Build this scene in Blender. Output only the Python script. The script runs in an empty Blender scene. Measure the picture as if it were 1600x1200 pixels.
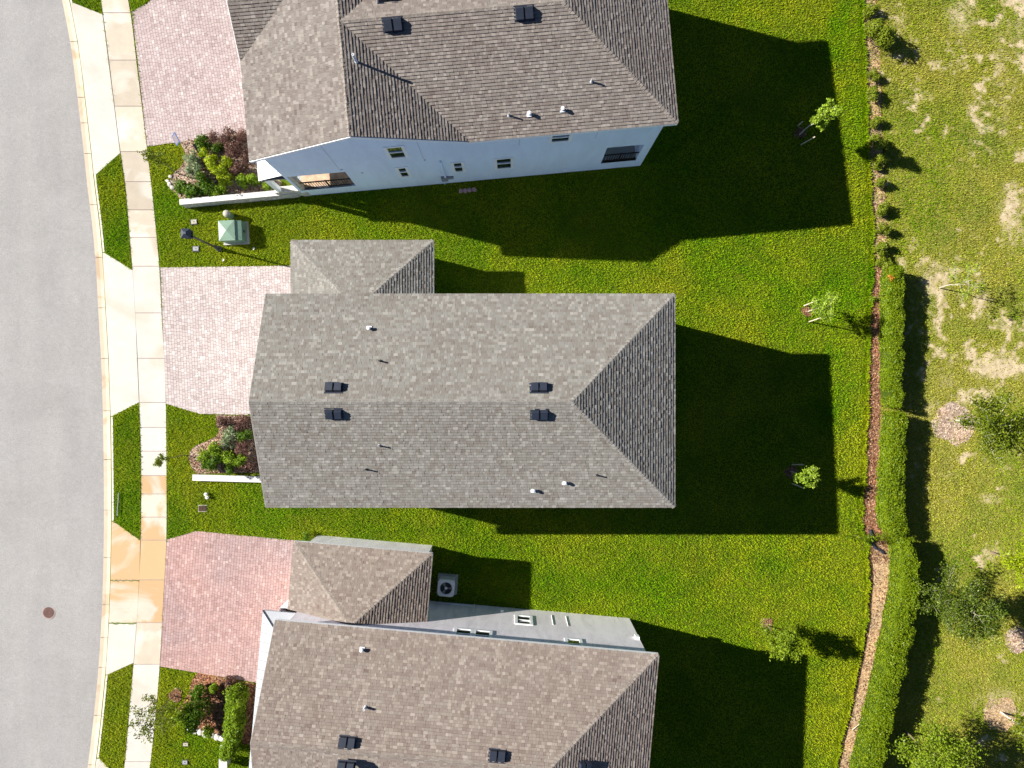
import bpy, math, random
import numpy as np
from mathutils import Vector, Matrix

# ------------------------------------------------------------------ camera, sky, sun, exposure
sc = bpy.context.scene
CAM_H, FPX, SLOPE = 35.0, 1120.0, 0.045      # drone height, focal length in 1600-px units, fall of the street
cam = bpy.data.cameras.new('Camera'); camo = bpy.data.objects.new('Camera', cam)
sc.collection.objects.link(camo); camo.location = (0, 0, CAM_H); camo.rotation_euler = (0, 0, 0)
cam.sensor_width = 36.0; cam.lens = FPX / 1600 * 36; cam.clip_end = 2000; cam.clip_start = 0.5
sc.camera = camo

TO_SUN = Vector((-0.816, 0.207, 0.535)).normalized()
SUN_EL = math.asin(TO_SUN.z); SUN_ROT = math.atan2(TO_SUN.x, TO_SUN.y)
world = bpy.data.worlds.new('World'); sc.world = world; world.use_nodes = True
wn = world.node_tree.nodes; wl = world.node_tree.links
sky = wn.new('ShaderNodeTexSky'); sky.sky_type = 'NISHITA'; sky.sun_disc = False
sky.sun_elevation = SUN_EL; sky.sun_rotation = SUN_ROT; sky.air_density = 0.55; sky.dust_density = 0.1; sky.ozone_density = 2.5
bg = wn['Background']; bg.inputs['Strength'].default_value = 0.05
wl.new(sky.outputs[0], bg.inputs['Color'])
sun = bpy.data.lights.new('Sun', 'SUN'); suno = bpy.data.objects.new('Sun', sun)
sc.collection.objects.link(suno); sun.energy = 5.0; sun.angle = math.radians(0.53); sun.color = (1.0, 0.95, 0.87)
suno.location = (-30, 8, 30); suno.rotation_euler = (-TO_SUN).to_track_quat('-Z', 'Y').to_euler()
sc.view_settings.view_transform = 'Standard'; sc.view_settings.look = 'None'
sc.view_settings.gamma = 1.0; sc.view_settings.exposure = 1.35
sc.view_settings.use_curve_mapping = False

# ------------------------------------------------------------------ measuring helpers
def W(px, py, z):                       # a measured photo point at a known height
    d = CAM_H - z
    return Vector(((px - 800) / FPX * d, -(py - 600) / FPX * d, z))
def gz(y): return SLOPE * y
def G(px, py, dz=0.0):                  # a measured photo point on the sloping ground
    k = -(py - 600) / FPX
    Y = k * (CAM_H - dz) / (1 + k * SLOPE)
    return Vector(((px - 800) / FPX * (CAM_H - SLOPE * Y - dz), Y, SLOPE * Y + dz))
TILT = Matrix.Rotation(math.atan(SLOPE), 4, 'X')

# ------------------------------------------------------------------ materials
def N(nt, t, **kw):
    n = nt.nodes.new(t)
    for k, v in kw.items(): setattr(n, k, v)
    return n
def base_mat(name, rough=0.8, spec=0.3):
    m = bpy.data.materials.new(name); m.use_nodes = True
    nt = m.node_tree; b = nt.nodes['Principled BSDF']
    b.inputs['Roughness'].default_value = rough
    b.inputs['Specular IOR Level'].default_value = spec
    return m, nt, b
def ramp(nt, fac, stops, interp='LINEAR'):
    r = N(nt, 'ShaderNodeValToRGB'); cr = r.color_ramp; cr.interpolation = interp
    while len(cr.elements) < len(stops): cr.elements.new(0.5)
    for e, (p, c) in zip(cr.elements, stops):
        e.position = p; e.color = (*c, 1)
    nt.links.new(fac, r.inputs['Fac']); return r.outputs['Color']
def noise(nt, scale, detail=4, rough=0.55, vec=None, dist=0.0):
    n = N(nt, 'ShaderNodeTexNoise'); n.inputs['Scale'].default_value = scale
    n.inputs['Detail'].default_value = detail; n.inputs['Roughness'].default_value = rough
    n.inputs['Distortion'].default_value = dist
    if vec is not None: nt.links.new(vec, n.inputs['Vector'])
    return n.outputs['Fac']
def wpos(nt): return N(nt, 'ShaderNodeNewGeometry').outputs['Position']
def mix(nt, fac, a, b, blend='MIX'):
    m = N(nt, 'ShaderNodeMix', data_type='RGBA', blend_type=blend)
    for sock, v in ((m.inputs[0], fac), (m.inputs[6], a), (m.inputs[7], b)):
        if isinstance(v, (int, float)): sock.default_value = v
        elif isinstance(v, tuple): sock.default_value = (*v, 1)
        else: nt.links.new(v, sock)
    return m.outputs[2]
def bump(nt, b, h, strength=0.3, dist=0.01):
    n = N(nt, 'ShaderNodeBump'); n.inputs['Strength'].default_value = strength; n.inputs['Distance'].default_value = dist
    nt.links.new(h, n.inputs['Height']); nt.links.new(n.outputs[0], b.inputs['Normal'])
def plain(name, col, rough=0.6, spec=0.3, metal=0.0, var=0.15, scale=6.0):
    m, nt, b = base_mat(name, rough, spec); b.inputs['Metallic'].default_value = metal
    f = noise(nt, scale, 5, 0.6, wpos(nt))
    lo = tuple(c * (1 - var) for c in col); hi = tuple(min(1, c * (1 + var)) for c in col)
    nt.links.new(ramp(nt, f, [(0.3, lo), (0.7, hi)]), b.inputs['Base Color'])
    return m
def tinted(name, stops, rough=0.9, patch=None, grain=90, gs=0.3):
    """per-piece colour from the 'tint' attribute of the pieces, plus grain and broad weathering"""
    m, nt, b = base_mat(name, rough, 0.2)
    at = N(nt, 'ShaderNodeAttribute', attribute_name='tint')
    c = ramp(nt, at.outputs['Fac'], stops)
    p = wpos(nt)
    if patch:
        f = noise(nt, patch[0], 5, 0.65, p)
        c = mix(nt, ramp(nt, f, [(0.35, (0, 0, 0)), (0.68, (1, 1, 1))]), c, mix(nt, 1.0, c, patch[1], 'MULTIPLY'))
    g = noise(nt, grain, 2, 0.7, p)
    c = mix(nt, 0.55, c, mix(nt, 1.0, c, ramp(nt, g, [(0.3, (0.55, 0.55, 0.55)), (0.7, (1.45, 1.45, 1.45))]), 'MULTIPLY'))
    nt.links.new(c, b.inputs['Base Color'])
    bump(nt, b, g, gs, 0.004)
    return m

def foliage(name, dark, light, extra=None, trans=0.35, nscale=1.2):
    m = bpy.data.materials.new(name); m.use_nodes = True; nt = m.node_tree
    nt.nodes.remove(nt.nodes['Principled BSDF'])
    geo = N(nt, 'ShaderNodeNewGeometry')
    c1 = ramp(nt, geo.outputs['Random Per Island'], [(0.0, dark), (0.85, light), (1.0, extra or light)])
    f = noise(nt, nscale, 3, 0.6, geo.outputs['Position'])
    c = mix(nt, ramp(nt, f, [(0.35, (0, 0, 0)), (0.7, (0.7, 0.7, 0.7))]), c1, light)
    d = N(nt, 'ShaderNodeBsdfDiffuse'); t = N(nt, 'ShaderNodeBsdfTranslucent'); mx = N(nt, 'ShaderNodeMixShader')
    gl = N(nt, 'ShaderNodeBsdfGlossy'); gl.inputs['Roughness'].default_value = 0.45; gl.inputs['Color'].default_value = (0.9, 0.95, 0.8, 1)
    mx.inputs[0].default_value = trans; m2 = N(nt, 'ShaderNodeMixShader'); m2.inputs[0].default_value = 0.012
    nt.links.new(c, d.inputs[0]); nt.links.new(c, t.inputs[0])
    nt.links.new(d.outputs[0], mx.inputs[1]); nt.links.new(t.outputs[0], mx.inputs[2])
    nt.links.new(mx.outputs[0], m2.inputs[1]); nt.links.new(gl.outputs[0], m2.inputs[2])
    nt.links.new(m2.outputs[0], nt.nodes['Material Output'].inputs['Surface'])
    return m

def grass_mat(name, lush):
    m = bpy.data.materials.new(name); m.use_nodes = True; nt = m.node_tree
    nt.nodes.remove(nt.nodes['Principled BSDF'])
    geo = N(nt, 'ShaderNodeNewGeometry'); p = geo.outputs['Position']; r = geo.outputs['Random Per Island']
    if lush:
        a = ramp(nt, r, [(0.0, (0.115, 0.265, 0.003)), (0.6, (0.180, 0.365, 0.004)), (1.0, (0.265, 0.45, 0.008))])
        bcol = ramp(nt, r, [(0.0, (0.265, 0.335, 0.005)), (0.6, (0.37, 0.425, 0.010)), (1.0, (0.50, 0.51, 0.04))])
    else:
        a = ramp(nt, r, [(0.0, (0.130, 0.245, 0.003)), (0.6, (0.245, 0.365, 0.006)), (1.0, (0.38, 0.45, 0.02))])
        bcol = ramp(nt, r, [(0.0, (0.27, 0.29, 0.014)), (0.6, (0.43, 0.41, 0.05)), (1.0, (0.57, 0.50, 0.15))])
    f1 = noise(nt, 0.15, 5, 0.62, p, 0.6); f2 = noise(nt, 1.7, 4, 0.6, p)
    f = mix(nt, 0.24, f1, f2)
    c = mix(nt, ramp(nt, f, [(0.40, (0, 0, 0)), (0.57, (1, 1, 1))]), a, bcol)
    f3 = noise(nt, 0.42, 5, 0.68, p, 0.7)
    c = mix(nt, ramp(nt, f3, [(0.46, (0, 0, 0)), (0.66, (0.85, 0.85, 0.85))]), c, mix(nt, 1.0, c, (0.52, 0.70, 0.8), 'MULTIPLY'))
    d = N(nt, 'ShaderNodeBsdfDiffuse'); t = N(nt, 'ShaderNodeBsdfTranslucent'); mx = N(nt, 'ShaderNodeMixShader')
    mx.inputs[0].default_value = 0.35
    nt.links.new(c, d.inputs[0]); nt.links.new(c, t.inputs[0])
    nt.links.new(d.outputs[0], mx.inputs[1]); nt.links.new(t.outputs[0], mx.inputs[2])
    nt.links.new(mx.outputs[0], nt.nodes['Material Output'].inputs['Surface'])
    return m

def concrete(name, col, stain=None, samount=(0.5, 0.62), sscale=0.45, objvar=0.10):
    m, nt, b = base_mat(name, 0.85, 0.25)
    p = wpos(nt)
    f = noise(nt, 1.3, 6, 0.65, p)
    c = ramp(nt, f, [(0.3, tuple(x * 0.86 for x in col)), (0.7, col)])
    fine = noise(nt, 40, 3, 0.7, p)
    c = mix(nt, 0.25, c, mix(nt, 1.0, c, ramp(nt, fine, [(0.3, (0.7, 0.7, 0.7)), (0.7, (1.25, 1.25, 1.25))]), 'MULTIPLY'))
    if stain:
        s = noise(nt, sscale, 5, 0.5, p, 0.8)
        c = mix(nt, ramp(nt, s, [(samount[0], (0, 0, 0)), (samount[1], (0.85, 0.85, 0.85))]), c, stain)
    oi = N(nt, 'ShaderNodeObjectInfo')
    c = mix(nt, objvar, c, mix(nt, 1.0, c, ramp(nt, oi.outputs['Random'], [(0, (0.3, 0.28, 0.25)), (1, (1.4, 1.4, 1.4))]), 'MULTIPLY'))
    nt.links.new(c, b.inputs['Base Color']); bump(nt, b, fine, 0.2, 0.003)
    return m

M = {}
M['shingle_grey'] = tinted('shingle_grey', [(0.0, (0.115, 0.102, 0.088)), (0.3, (0.160, 0.144, 0.126)), (0.5, (0.180, 0.173, 0.156)), (0.75, (0.226, 0.216, 0.195)), (1.0, (0.27, 0.26, 0.236))], patch=(0.25, (0.93, 0.93, 0.94)), gs=0.2)
M['shingle_tan'] = tinted('shingle_tan', [(0.0, (0.130, 0.098, 0.083)), (0.3, (0.180, 0.145, 0.126)), (0.5, (0.203, 0.172, 0.148)), (0.75, (0.258, 0.222, 0.192)), (1.0, (0.30, 0.265, 0.232))], patch=(0.25, (0.94, 0.91, 0.90)), gs=0.2)
M['shingle_taupe'] = tinted('shingle_taupe', [(0.0, (0.112, 0.092, 0.081)), (0.3, (0.158, 0.136, 0.122)), (0.5, (0.180, 0.162, 0.146)), (0.75, (0.232, 0.208, 0.187)), (1.0, (0.27, 0.247, 0.225))], patch=(0.25, (0.94, 0.90, 0.89)), gs=0.2)
M['shingle_cap'] = tinted('shingle_cap', [(0.0, (0.165, 0.155, 0.14)), (1.0, (0.235, 0.225, 0.205))])
M['shingle_cap_tan'] = tinted('shingle_cap_tan', [(0.0, (0.17, 0.147, 0.126)), (1.0, (0.24, 0.21, 0.182))])
M['taupe_trim'] = plain('taupe_trim', (0.30, 0.29, 0.27), 0.6, var=0.08)
M['deck'] = plain('roof_deck', (0.06, 0.055, 0.05), 0.95)
M['white_trim'] = plain('white_trim', (0.86, 0.87, 0.88), 0.5, 0.4, var=0.06)
def stucco(name, col, streak=0.25):
    m, nt, b = base_mat(name, 0.88, 0.2); p = wpos(nt)
    mp = N(nt, 'ShaderNodeMapping'); mp.inputs['Scale'].default_value = (1.6, 1.6, 0.35); nt.links.new(p, mp.inputs[0])
    f = noise(nt, 1.0, 6, 0.7, mp.outputs[0], 0.6)
    c = ramp(nt, f, [(0.36, tuple(x * (1 - streak) for x in col)), (0.6, col)])
    fine = noise(nt, 70, 3, 0.7, p)
    nt.links.new(c, b.inputs['Base Color']); bump(nt, b, fine, 0.35, 0.004)
    return m
M['stucco_white'] = stucco('stucco_white', (0.72, 0.82, 0.97), 0.08)
M['stucco_grey'] = stucco('stucco_grey', (0.86, 0.81, 0.84), 0.2)
M['asphalt'] = None
def asphalt():
    m, nt, b = base_mat('asphalt', 0.92, 0.2); p = wpos(nt)
    f = noise(nt, 0.35, 6, 0.65, p, 0.5)
    c = ramp(nt, f, [(0.3, (0.246, 0.239, 0.233)), (0.7, (0.290, 0.283, 0.276))])
    mp = N(nt, 'ShaderNodeMapping'); mp.inputs['Scale'].default_value = (1.3, 0.12, 1); nt.links.new(p, mp.inputs[0])
    tr = noise(nt, 1.0, 3, 0.5, mp.outputs[0])
    c = mix(nt, 0.5, c, mix(nt, 1.0, c, ramp(nt, tr, [(0.35, (0.93, 0.93, 0.94)), (0.65, (1.05, 1.05, 1.04))]), 'MULTIPLY'))
    fine = noise(nt, 20, 4, 0.85, p); mid = noise(nt, 5, 5, 0.75, p)
    c = mix(nt, 0.6, c, mix(nt, 1.0, c, ramp(nt, fine, [(0.3, (0.62, 0.62, 0.63)), (0.72, (1.4, 1.38, 1.36))]), 'MULTIPLY'))
    c = mix(nt, 0.4, c, mix(nt, 1.0, c, ramp(nt, mid, [(0.3, (0.8, 0.8, 0.8)), (0.7, (1.15, 1.15, 1.15))]), 'MULTIPLY'))
    nt.links.new(c, b.inputs['Base Color']); bump(nt, b, fine, 0.4, 0.006); return m
M['asphalt'] = asphalt()
M['apron'] = concrete('apron_concrete', (0.50, 0.475, 0.43), (0.40, 0.345, 0.27), (0.52, 0.74), 0.35, 0.05)
M['walk'] = concrete('walk_concrete', (0.455, 0.395, 0.315), (0.52, 0.485, 0.425), (0.48, 0.60), 0.6, 0.22)
M['rust'] = concrete('rusty_concrete', (0.50, 0.45, 0.37), (0.43, 0.27, 0.125), (0.44, 0.50), 0.30, 0.10)
M['curb'] = concrete('curb_concrete', (0.47, 0.395, 0.30), (0.36, 0.27, 0.18), (0.56, 0.66), 0.8, 0.16)
M['curb_top'] = concrete('curb_top_concrete', (0.60, 0.56, 0.49))
M['grey_slab'] = concrete('grey_slab_concrete', (0.40, 0.40, 0.38))
P1 = [(0.0, (0.285, 0.215, 0.207)), (0.4, (0.345, 0.268, 0.260)), (0.7, (0.375, 0.30, 0.292)), (1.0, (0.44, 0.375, 0.362))]
M['paver_a'] = tinted('paver_pink', P1, patch=(0.5, (1.12, 1.16, 1.15)))
M['paver_b'] = tinted('paver_pale', [(p, tuple(min(0.8, x * s) for x, s in zip(c, (1.10, 1.19, 1.18)))) for p, c in P1], patch=(0.35, (1.12, 1.14, 1.12)))
M['paver_c'] = tinted('paver_red', [(p, tuple(x * s for x, s in zip(c, (1.08, 0.86, 0.80)))) for p, c in P1], patch=(0.3, (0.80, 0.92, 1.0)))
M['joint_sand'] = plain('joint_sand', (0.29, 0.235, 0.215), 0.95)
M['paver_tan'] = plain('porch_tile', (0.46, 0.32, 0.22), 0.8, var=0.3, scale=5)
M['glass'] = None
def glassmat():
    m, nt, b = base_mat('window_glass', 0.04, 0.9)
    b.inputs['Base Color'].default_value = (0.012, 0.018, 0.020, 1); b.inputs['Coat Weight'].default_value = 0.3; return m
M['glass'] = glassmat()
M['black'] = plain('black_metal', (0.017, 0.022, 0.036), 0.45, 0.5)
M['dark_rail'] = plain('dark_rail', (0.035, 0.022, 0.02), 0.5, 0.4)
M['pipe_white'] = plain('pipe_white', (0.66, 0.68, 0.72), 0.5)
M['lead'] = plain('lead_flashing', (0.42, 0.43, 0.45), 0.6)
M['pipe_dark'] = plain('pipe_dark', (0.10, 0.095, 0.09), 0.6)
M['seam_metal'] = plain('seam_metal', (0.30, 0.315, 0.335), 0.5, 0.4, 0.1, var=0.05)
M['garage'] = plain('garage_door_paint', (0.55, 0.53, 0.50), 0.5, var=0.05)
M['wood_door'] = plain('door_paint', (0.10, 0.045, 0.03), 0.4)
M['transformer'] = plain('green_enamel', (0.145, 0.225, 0.165), 0.45, 0.4, var=0.10, scale=3)
M['transformer_dark'] = plain('green_enamel_dark', (0.10, 0.17, 0.13), 0.45, 0.4, var=0.1)
M['ac'] = plain('ac_enamel', (0.78, 0.79, 0.80), 0.4, 0.4, 0.0, var=0.08)
M['ac_dark'] = plain('ac_dark', (0.03, 0.035, 0.04), 0.6)
M['stone'] = plain('pale_stone', (0.50, 0.47, 0.42), 0.9, var=0.35, scale=7)
M['cap_white'] = plain('wall_cap', (0.50, 0.49, 0.46), 0.8, var=0.08)
M['bark_pale'] = plain('bark_pale', (0.42, 0.38, 0.32), 0.9, var=0.3, scale=14)
M['bark'] = plain('bark_brown', (0.16, 0.115, 0.08), 0.9, var=0.3, scale=14)
M['bark_mid'] = plain('bark_mid', (0.26, 0.25, 0.16), 0.9, var=0.3, scale=14)
M['stake'] = plain('stake_wood', (0.52, 0.44, 0.32), 0.85, var=0.2, scale=10)
M['iron'] = plain('manhole_iron', (0.115, 0.062, 0.052), 0.7, 0.4, 0.4, var=0.35, scale=16)
M['box_grey'] = plain('utility_box_grey', (0.25, 0.25, 0.27), 0.7)
M['box_beige'] = plain('utility_box_beige', (0.33, 0.31, 0.25), 0.6)
M['sign_blue'] = plain('sign_blue', (0.05, 0.09, 0.22), 0.5)
M['sign_face'] = plain('sign_face', (0.16, 0.13, 0.13), 0.5)
M['pink'] = plain('pink_stone', (0.46, 0.27, 0.27), 0.8)
M['hole'] = plain('dark_soil_and_shade', (0.05, 0.028, 0.018), 0.95, var=0.4)  # dark soil; on the lawn edge band it also stands for shadow
def mulch(name, stops, scale=14):
    m, nt, b = base_mat(name, 0.95, 0.1); p = wpos(nt)
    v = N(nt, 'ShaderNodeTexVoronoi'); v.inputs['Scale'].default_value = scale; nt.links.new(p, v.inputs['Vector'])
    sep = N(nt, 'ShaderNodeSeparateColor'); nt.links.new(v.outputs['Color'], sep.inputs[0])
    c = ramp(nt, sep.outputs[0], stops)
    f = noise(nt, 0.8, 4, 0.6, p)
    c = mix(nt, ramp(nt, f, [(0.4, (0, 0, 0)), (0.65, (0.8, 0.8, 0.8))]), c, mix(nt, 1.0, c, (1.5, 1.35, 1.15), 'MULTIPLY'))
    nt.links.new(c, b.inputs['Base Color']); bump(nt, b, v.outputs['Distance'], 0.8, 0.03); return m
M['mulch'] = mulch('bark_mulch', [(0.0, (0.11, 0.045, 0.025)), (0.5, (0.23, 0.105, 0.06)), (1.0, (0.36, 0.21, 0.135))])
M['mulch_pale'] = mulch('pale_mulch', [(0.0, (0.15, 0.105, 0.08)), (0.5, (0.28, 0.21, 0.165)), (1.0, (0.44, 0.37, 0.30))])
M['strip'] = None
M['chip'] = tinted('bark_chip', [(0.0, (0.07, 0.032, 0.018)), (0.5, (0.19, 0.088, 0.046)), (0.85, (0.33, 0.175, 0.10)), (1.0, (0.46, 0.34, 0.23))], grain=60)
M['field_tan'] = mulch('sandy_soil', [(0.0, (0.18, 0.115, 0.065)), (0.5, (0.32, 0.225, 0.135)), (1.0, (0.46, 0.36, 0.235))], 22)
def soil(name, green):
    m, nt, b = base_mat(name, 0.95, 0.1); p = wpos(nt)
    f = noise(nt, 6, 5, 0.7, p); f2 = noise(nt, 0.3, 4, 0.6, p)
    c = ramp(nt, f, [(0.3, (0.025, 0.060, 0.002)), (0.7, (0.090, 0.130, 0.005))])
    c = mix(nt, ramp(nt, f2, [(0.4, (0, 0, 0)), (0.65, (0.6, 0.6, 0.6))]), c, (0.15, 0.150, 0.012))
    if not green:
        at = N(nt, 'ShaderNodeAttribute', attribute_name='sand')
        f3 = noise(nt, 3.0, 5, 0.7, p)
        sand = ramp(nt, f3, [(0.3, (0.32, 0.25, 0.14)), (0.7, (0.52, 0.43, 0.29))])
        dry = ramp(nt, f, [(0.3, (0.17, 0.165, 0.02)), (0.7, (0.36, 0.30, 0.09))])
        c = mix(nt, 0.6, c, dry)
        c = mix(nt, ramp(nt, at.outputs['Fac'], [(0.25, (0, 0, 0)), (0.8, (1, 1, 1))]), c, sand)
    nt.links.new(c, b.inputs['Base Color']); bump(nt, b, f, 0.7, 0.04); return m
M['turf'] = soil('turf_thatch', True); M['field'] = soil('field_soil', False)
M['grass'] = grass_mat('lawn_blades', True); M['fgrass'] = grass_mat('field_blades', False)
M['hedge'] = foliage('hedge_leaf', (0.055, 0.105, 0.003), (0.165, 0.235, 0.005), (0.31, 0.32, 0.012))
M['bright'] = foliage('bright_leaf', (0.07, 0.15, 0.006), (0.20, 0.30, 0.012), (0.36, 0.40, 0.03))
M['lime'] = foliage('lime_leaf', (0.14, 0.22, 0.004), (0.31, 0.38, 0.008), (0.42, 0.45, 0.02))
M['green'] = foliage('green_leaf', (0.030, 0.075, 0.004), (0.085, 0.160, 0.007), (0.16, 0.23, 0.015))
M['sage'] = foliage('sage_leaf', (0.10, 0.145, 0.065), (0.22, 0.28, 0.14), (0.40, 0.44, 0.28))
M['plum'] = foliage('plum_leaf', (0.060, 0.030, 0.026), (0.175, 0.090, 0.070), (0.33, 0.22, 0.16))
M['pale'] = foliage('pale_leaf', (0.14, 0.23, 0.015), (0.28, 0.39, 0.03), (0.42, 0.48, 0.08))
M['oak'] = foliage('oak_leaf', (0.045, 0.075, 0.003), (0.14, 0.185, 0.008), (0.28, 0.31, 0.03))
M['spider'] = foliage('spider_leaf', (0.030, 0.060, 0.004), (0.10, 0.15, 0.010), (0.36, 0.40, 0.10))
M['fresh'] = foliage('fresh_leaf', (0.09, 0.15, 0.006), (0.20, 0.28, 0.014), (0.34, 0.38, 0.04))
M['olive'] = foliage('olive_leaf', (0.07, 0.105, 0.006), (0.18, 0.225, 0.012), (0.30, 0.31, 0.04))
M['orange'] = foliage('orange_leaf', (0.45, 0.16, 0.02), (0.62, 0.28, 0.04))

# ------------------------------------------------------------------ mesh helpers
COL = sc.collection
def link(name, me, parent=None, mat=None):
    o = bpy.data.objects.new(name, me); COL.objects.link(o)
    if mat is not None and me is not None and not me.materials: me.materials.append(mat)
    if parent is not None: o.parent = parent
    return o
def tag(o, label=None, cat=None, group=None, kind=None):
    if label: o['label'] = label
    if cat: o['category'] = cat
    if group: o['group'] = group
    if kind: o['kind'] = kind
    return o
def empty(name, loc, rz=0.0):
    o = bpy.data.objects.new(name, None); COL.objects.link(o); o.location = loc; o.rotation_euler = (0, 0, rz)
    o.empty_display_size = 0.2
    return o
class MB:
    def __init__(s): s.v = []; s.f = []; s.t = []
    def poly(s, pts, tint=0.5):
        n = len(s.v); s.v += [tuple(p) for p in pts]; s.f.append(tuple(range(n, n + len(pts)))); s.t.append(tint)
    def add(s, vs, fs, tint=0.5):
        n = len(s.v); s.v += [tuple(p) for p in vs]
        for f in fs: s.f.append(tuple(n + i for i in f)); s.t.append(tint)
    def box(s, x0, x1, y0, y1, z0, z1, mtx=None, tint=0.5):
        vs = [Vector(p) for p in ((x0, y0, z0), (x1, y0, z0), (x1, y1, z0), (x0, y1, z0), (x0, y0, z1), (x1, y0, z1), (x1, y1, z1), (x0, y1, z1))]
        if mtx is not None: vs = [mtx @ p for p in vs]
        s.add(vs, [(3, 2, 1, 0), (4, 5, 6, 7), (0, 1, 5, 4), (1, 2, 6, 5), (2, 3, 7, 6), (3, 0, 4, 7)], tint); return s
    def prism(s, top, drop, tint=0.5):
        """closed slab: top polygon (3-D points, CCW from above) with skirts down by drop"""
        n = len(top); b = [(p[0], p[1], p[2] - drop) for p in top]
        s.add(list(top) + b, [tuple(range(n)), tuple(range(2 * n - 1, n - 1, -1))] + [(i, n + i, n + (i + 1) % n, (i + 1) % n) for i in range(n)], tint); return s
    def tube(s, p0, p1, r0, r1=None, n=8, cap=True, tint=0.5):
        p0, p1 = Vector(p0), Vector(p1); r1 = r0 if r1 is None else r1
        d = (p1 - p0); 
        if d.length < 1e-6: return s
        d.normalize(); a = d.orthogonal().normalized(); b = d.cross(a)
        vs = []
        for p, r in ((p0, r0), (p1, r1)):
            for i in range(n):
                t = 2 * math.pi * i / n; vs.append(p + a * (math.cos(t) * r) + b * (math.sin(t) * r))
        fs = [(i, (i + 1) % n, n + (i + 1) % n, n + i) for i in range(n)]
        if cap: fs += [tuple(range(n - 1, -1, -1)), tuple(range(n, 2 * n))]
        s.add(vs, fs, tint); return s
    def lathe(s, prof, c=(0, 0, 0), n=16, tint=0.5):
        c = Vector(c); vs = []; fs = []
        for r, z in prof:
            for i in range(n):
                t = 2 * math.pi * i / n; vs.append(c + Vector((math.cos(t) * r, math.sin(t) * r, z)))
        for k in range(len(prof) - 1):
            fs += [(k * n + i, k * n + (i + 1) % n, (k + 1) * n + (i + 1) % n, (k + 1) * n + i) for i in range(n)]
        fs += [tuple(range(n - 1, -1, -1)), tuple(range((len(prof) - 1) * n, len(prof) * n))]
        s.add(vs, fs, tint); return s
    def mesh(s, name, off=(0, 0, 0), tint=False):
        me = bpy.data.meshes.new(name)
        me.from_pydata([(p[0] - off[0], p[1] - off[1], p[2] - off[2]) for p in s.v], [], s.f)
        if tint:
            a = me.attributes.new('tint', 'FLOAT', 'FACE'); a.data.foreach_set('value', s.t)
        me.update(); return me
    def build(s, name, mat, parent=None, off=(0, 0, 0), tint=False):
        return link(name, s.mesh(name, off, tint), parent, mat)
def np_mesh(name, V, k, mat=None, tint=None):
    """V (n*k,3): n separate k-gons"""
    V = np.ascontiguousarray(V, dtype=np.float32).reshape(-1, 3); n = len(V) // k
    me = bpy.data.meshes.new(name)
    me.vertices.add(n * k); me.vertices.foreach_set('co', V.ravel())
    me.loops.add(n * k); me.loops.foreach_set('vertex_index', np.arange(n * k, dtype=np.int32))
    me.polygons.add(n); me.polygons.foreach_set('loop_start', np.arange(0, n * k, k, dtype=np.int32))
    me.polygons.foreach_set('loop_total', np.full(n, k, dtype=np.int32))
    if tint is not None:
        a = me.attributes.new('tint', 'FLOAT', 'FACE'); a.data.foreach_set('value', np.asarray(tint, dtype=np.float32))
    me.update(calc_edges=True)
    if mat: me.materials.append(mat)
    return me
def clip(poly, cl):
    """Sutherland-Hodgman: 2-D poly clipped by convex CCW polygon cl"""
    out = poly
    for i in range(len(cl)):
        ax, ay = cl[i]; bx, by = cl[(i + 1) % len(cl)]
        if not out: return []
        inp, out = out, []
        px, py = inp[-1]; pd = (bx - ax) * (py - ay) - (by - ay) * (px - ax)
        for qx, qy in inp:
            qd = (bx - ax) * (qy - ay) - (by - ay) * (qx - ax)
            if (qd >= 0) != (pd >= 0):
                t = pd / (pd - qd); out.append((px + (qx - px) * t, py + (qy - py) * t))
            if qd >= 0: out.append((qx, qy))
            px, py, pd = qx, qy, qd
    return out
def area2(p):
    return 0.5 * sum(p[i][0] * p[(i + 1) % len(p)][1] - p[(i + 1) % len(p)][0] * p[i][1] for i in range(len(p)))
def inside(P, poly):
    """vectorised point in polygon, P (n,2)"""
    x, y = P[:, 0], P[:, 1]; r = np.zeros(len(P), bool); n = len(poly)
    for i in range(n):
        x1, y1 = poly[i]; x2, y2 = poly[(i + 1) % n]
        if y1 == y2: continue
        c = ((y1 > y) != (y2 > y)) & (x < (x2 - x1) * (y - y1) / (y2 - y1) + x1); r ^= c
    return r
def gpoly(px, dz): return [G(x, y, dz) for x, y in px]
def ccw(pts): return pts if area2([(p[0], p[1]) for p in pts]) > 0 else list(reversed(pts))

# ------------------------------------------------------------------ street lines, measured every few metres
def curve(pts):
    ys = np.array([p[1] for p in pts], float); xs = np.array([p[0] for p in pts], float)
    def f(y):
        # smoothed linear interpolation
        q = np.linspace(-28, 28, 9); return float(np.mean(np.interp(y + q, ys, xs)))
    return f
road_e = curve([(-10, -420), (35, -250), (75, -100), (97, 0), (110, 65), (118, 125), (125, 187), (131, 237), (137, 300), (142, 330), (150, 412), (154, 497), (158, 560), (161, 650), (162, 725), (162.5, 800), (162, 850), (161, 900), (159, 962), (154, 1045), (146, 1125), (137.5, 1197), (118, 1320), (92, 1450), (50, 1620)])
walk_l = curve([(40, -420), (95, -250), (140, -100), (158, 0), (161, 22), (172, 107), (180, 175), (188, 238), (196, 285), (200, 337), (207, 420), (211.5, 497), (215, 560), (217.5, 628), (220, 690), (221, 750), (220, 845), (217.5, 900), (215, 950), (209, 1035), (202, 1112), (195, 1197), (176, 1320), (150, 1450), (110, 1620)])
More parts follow.
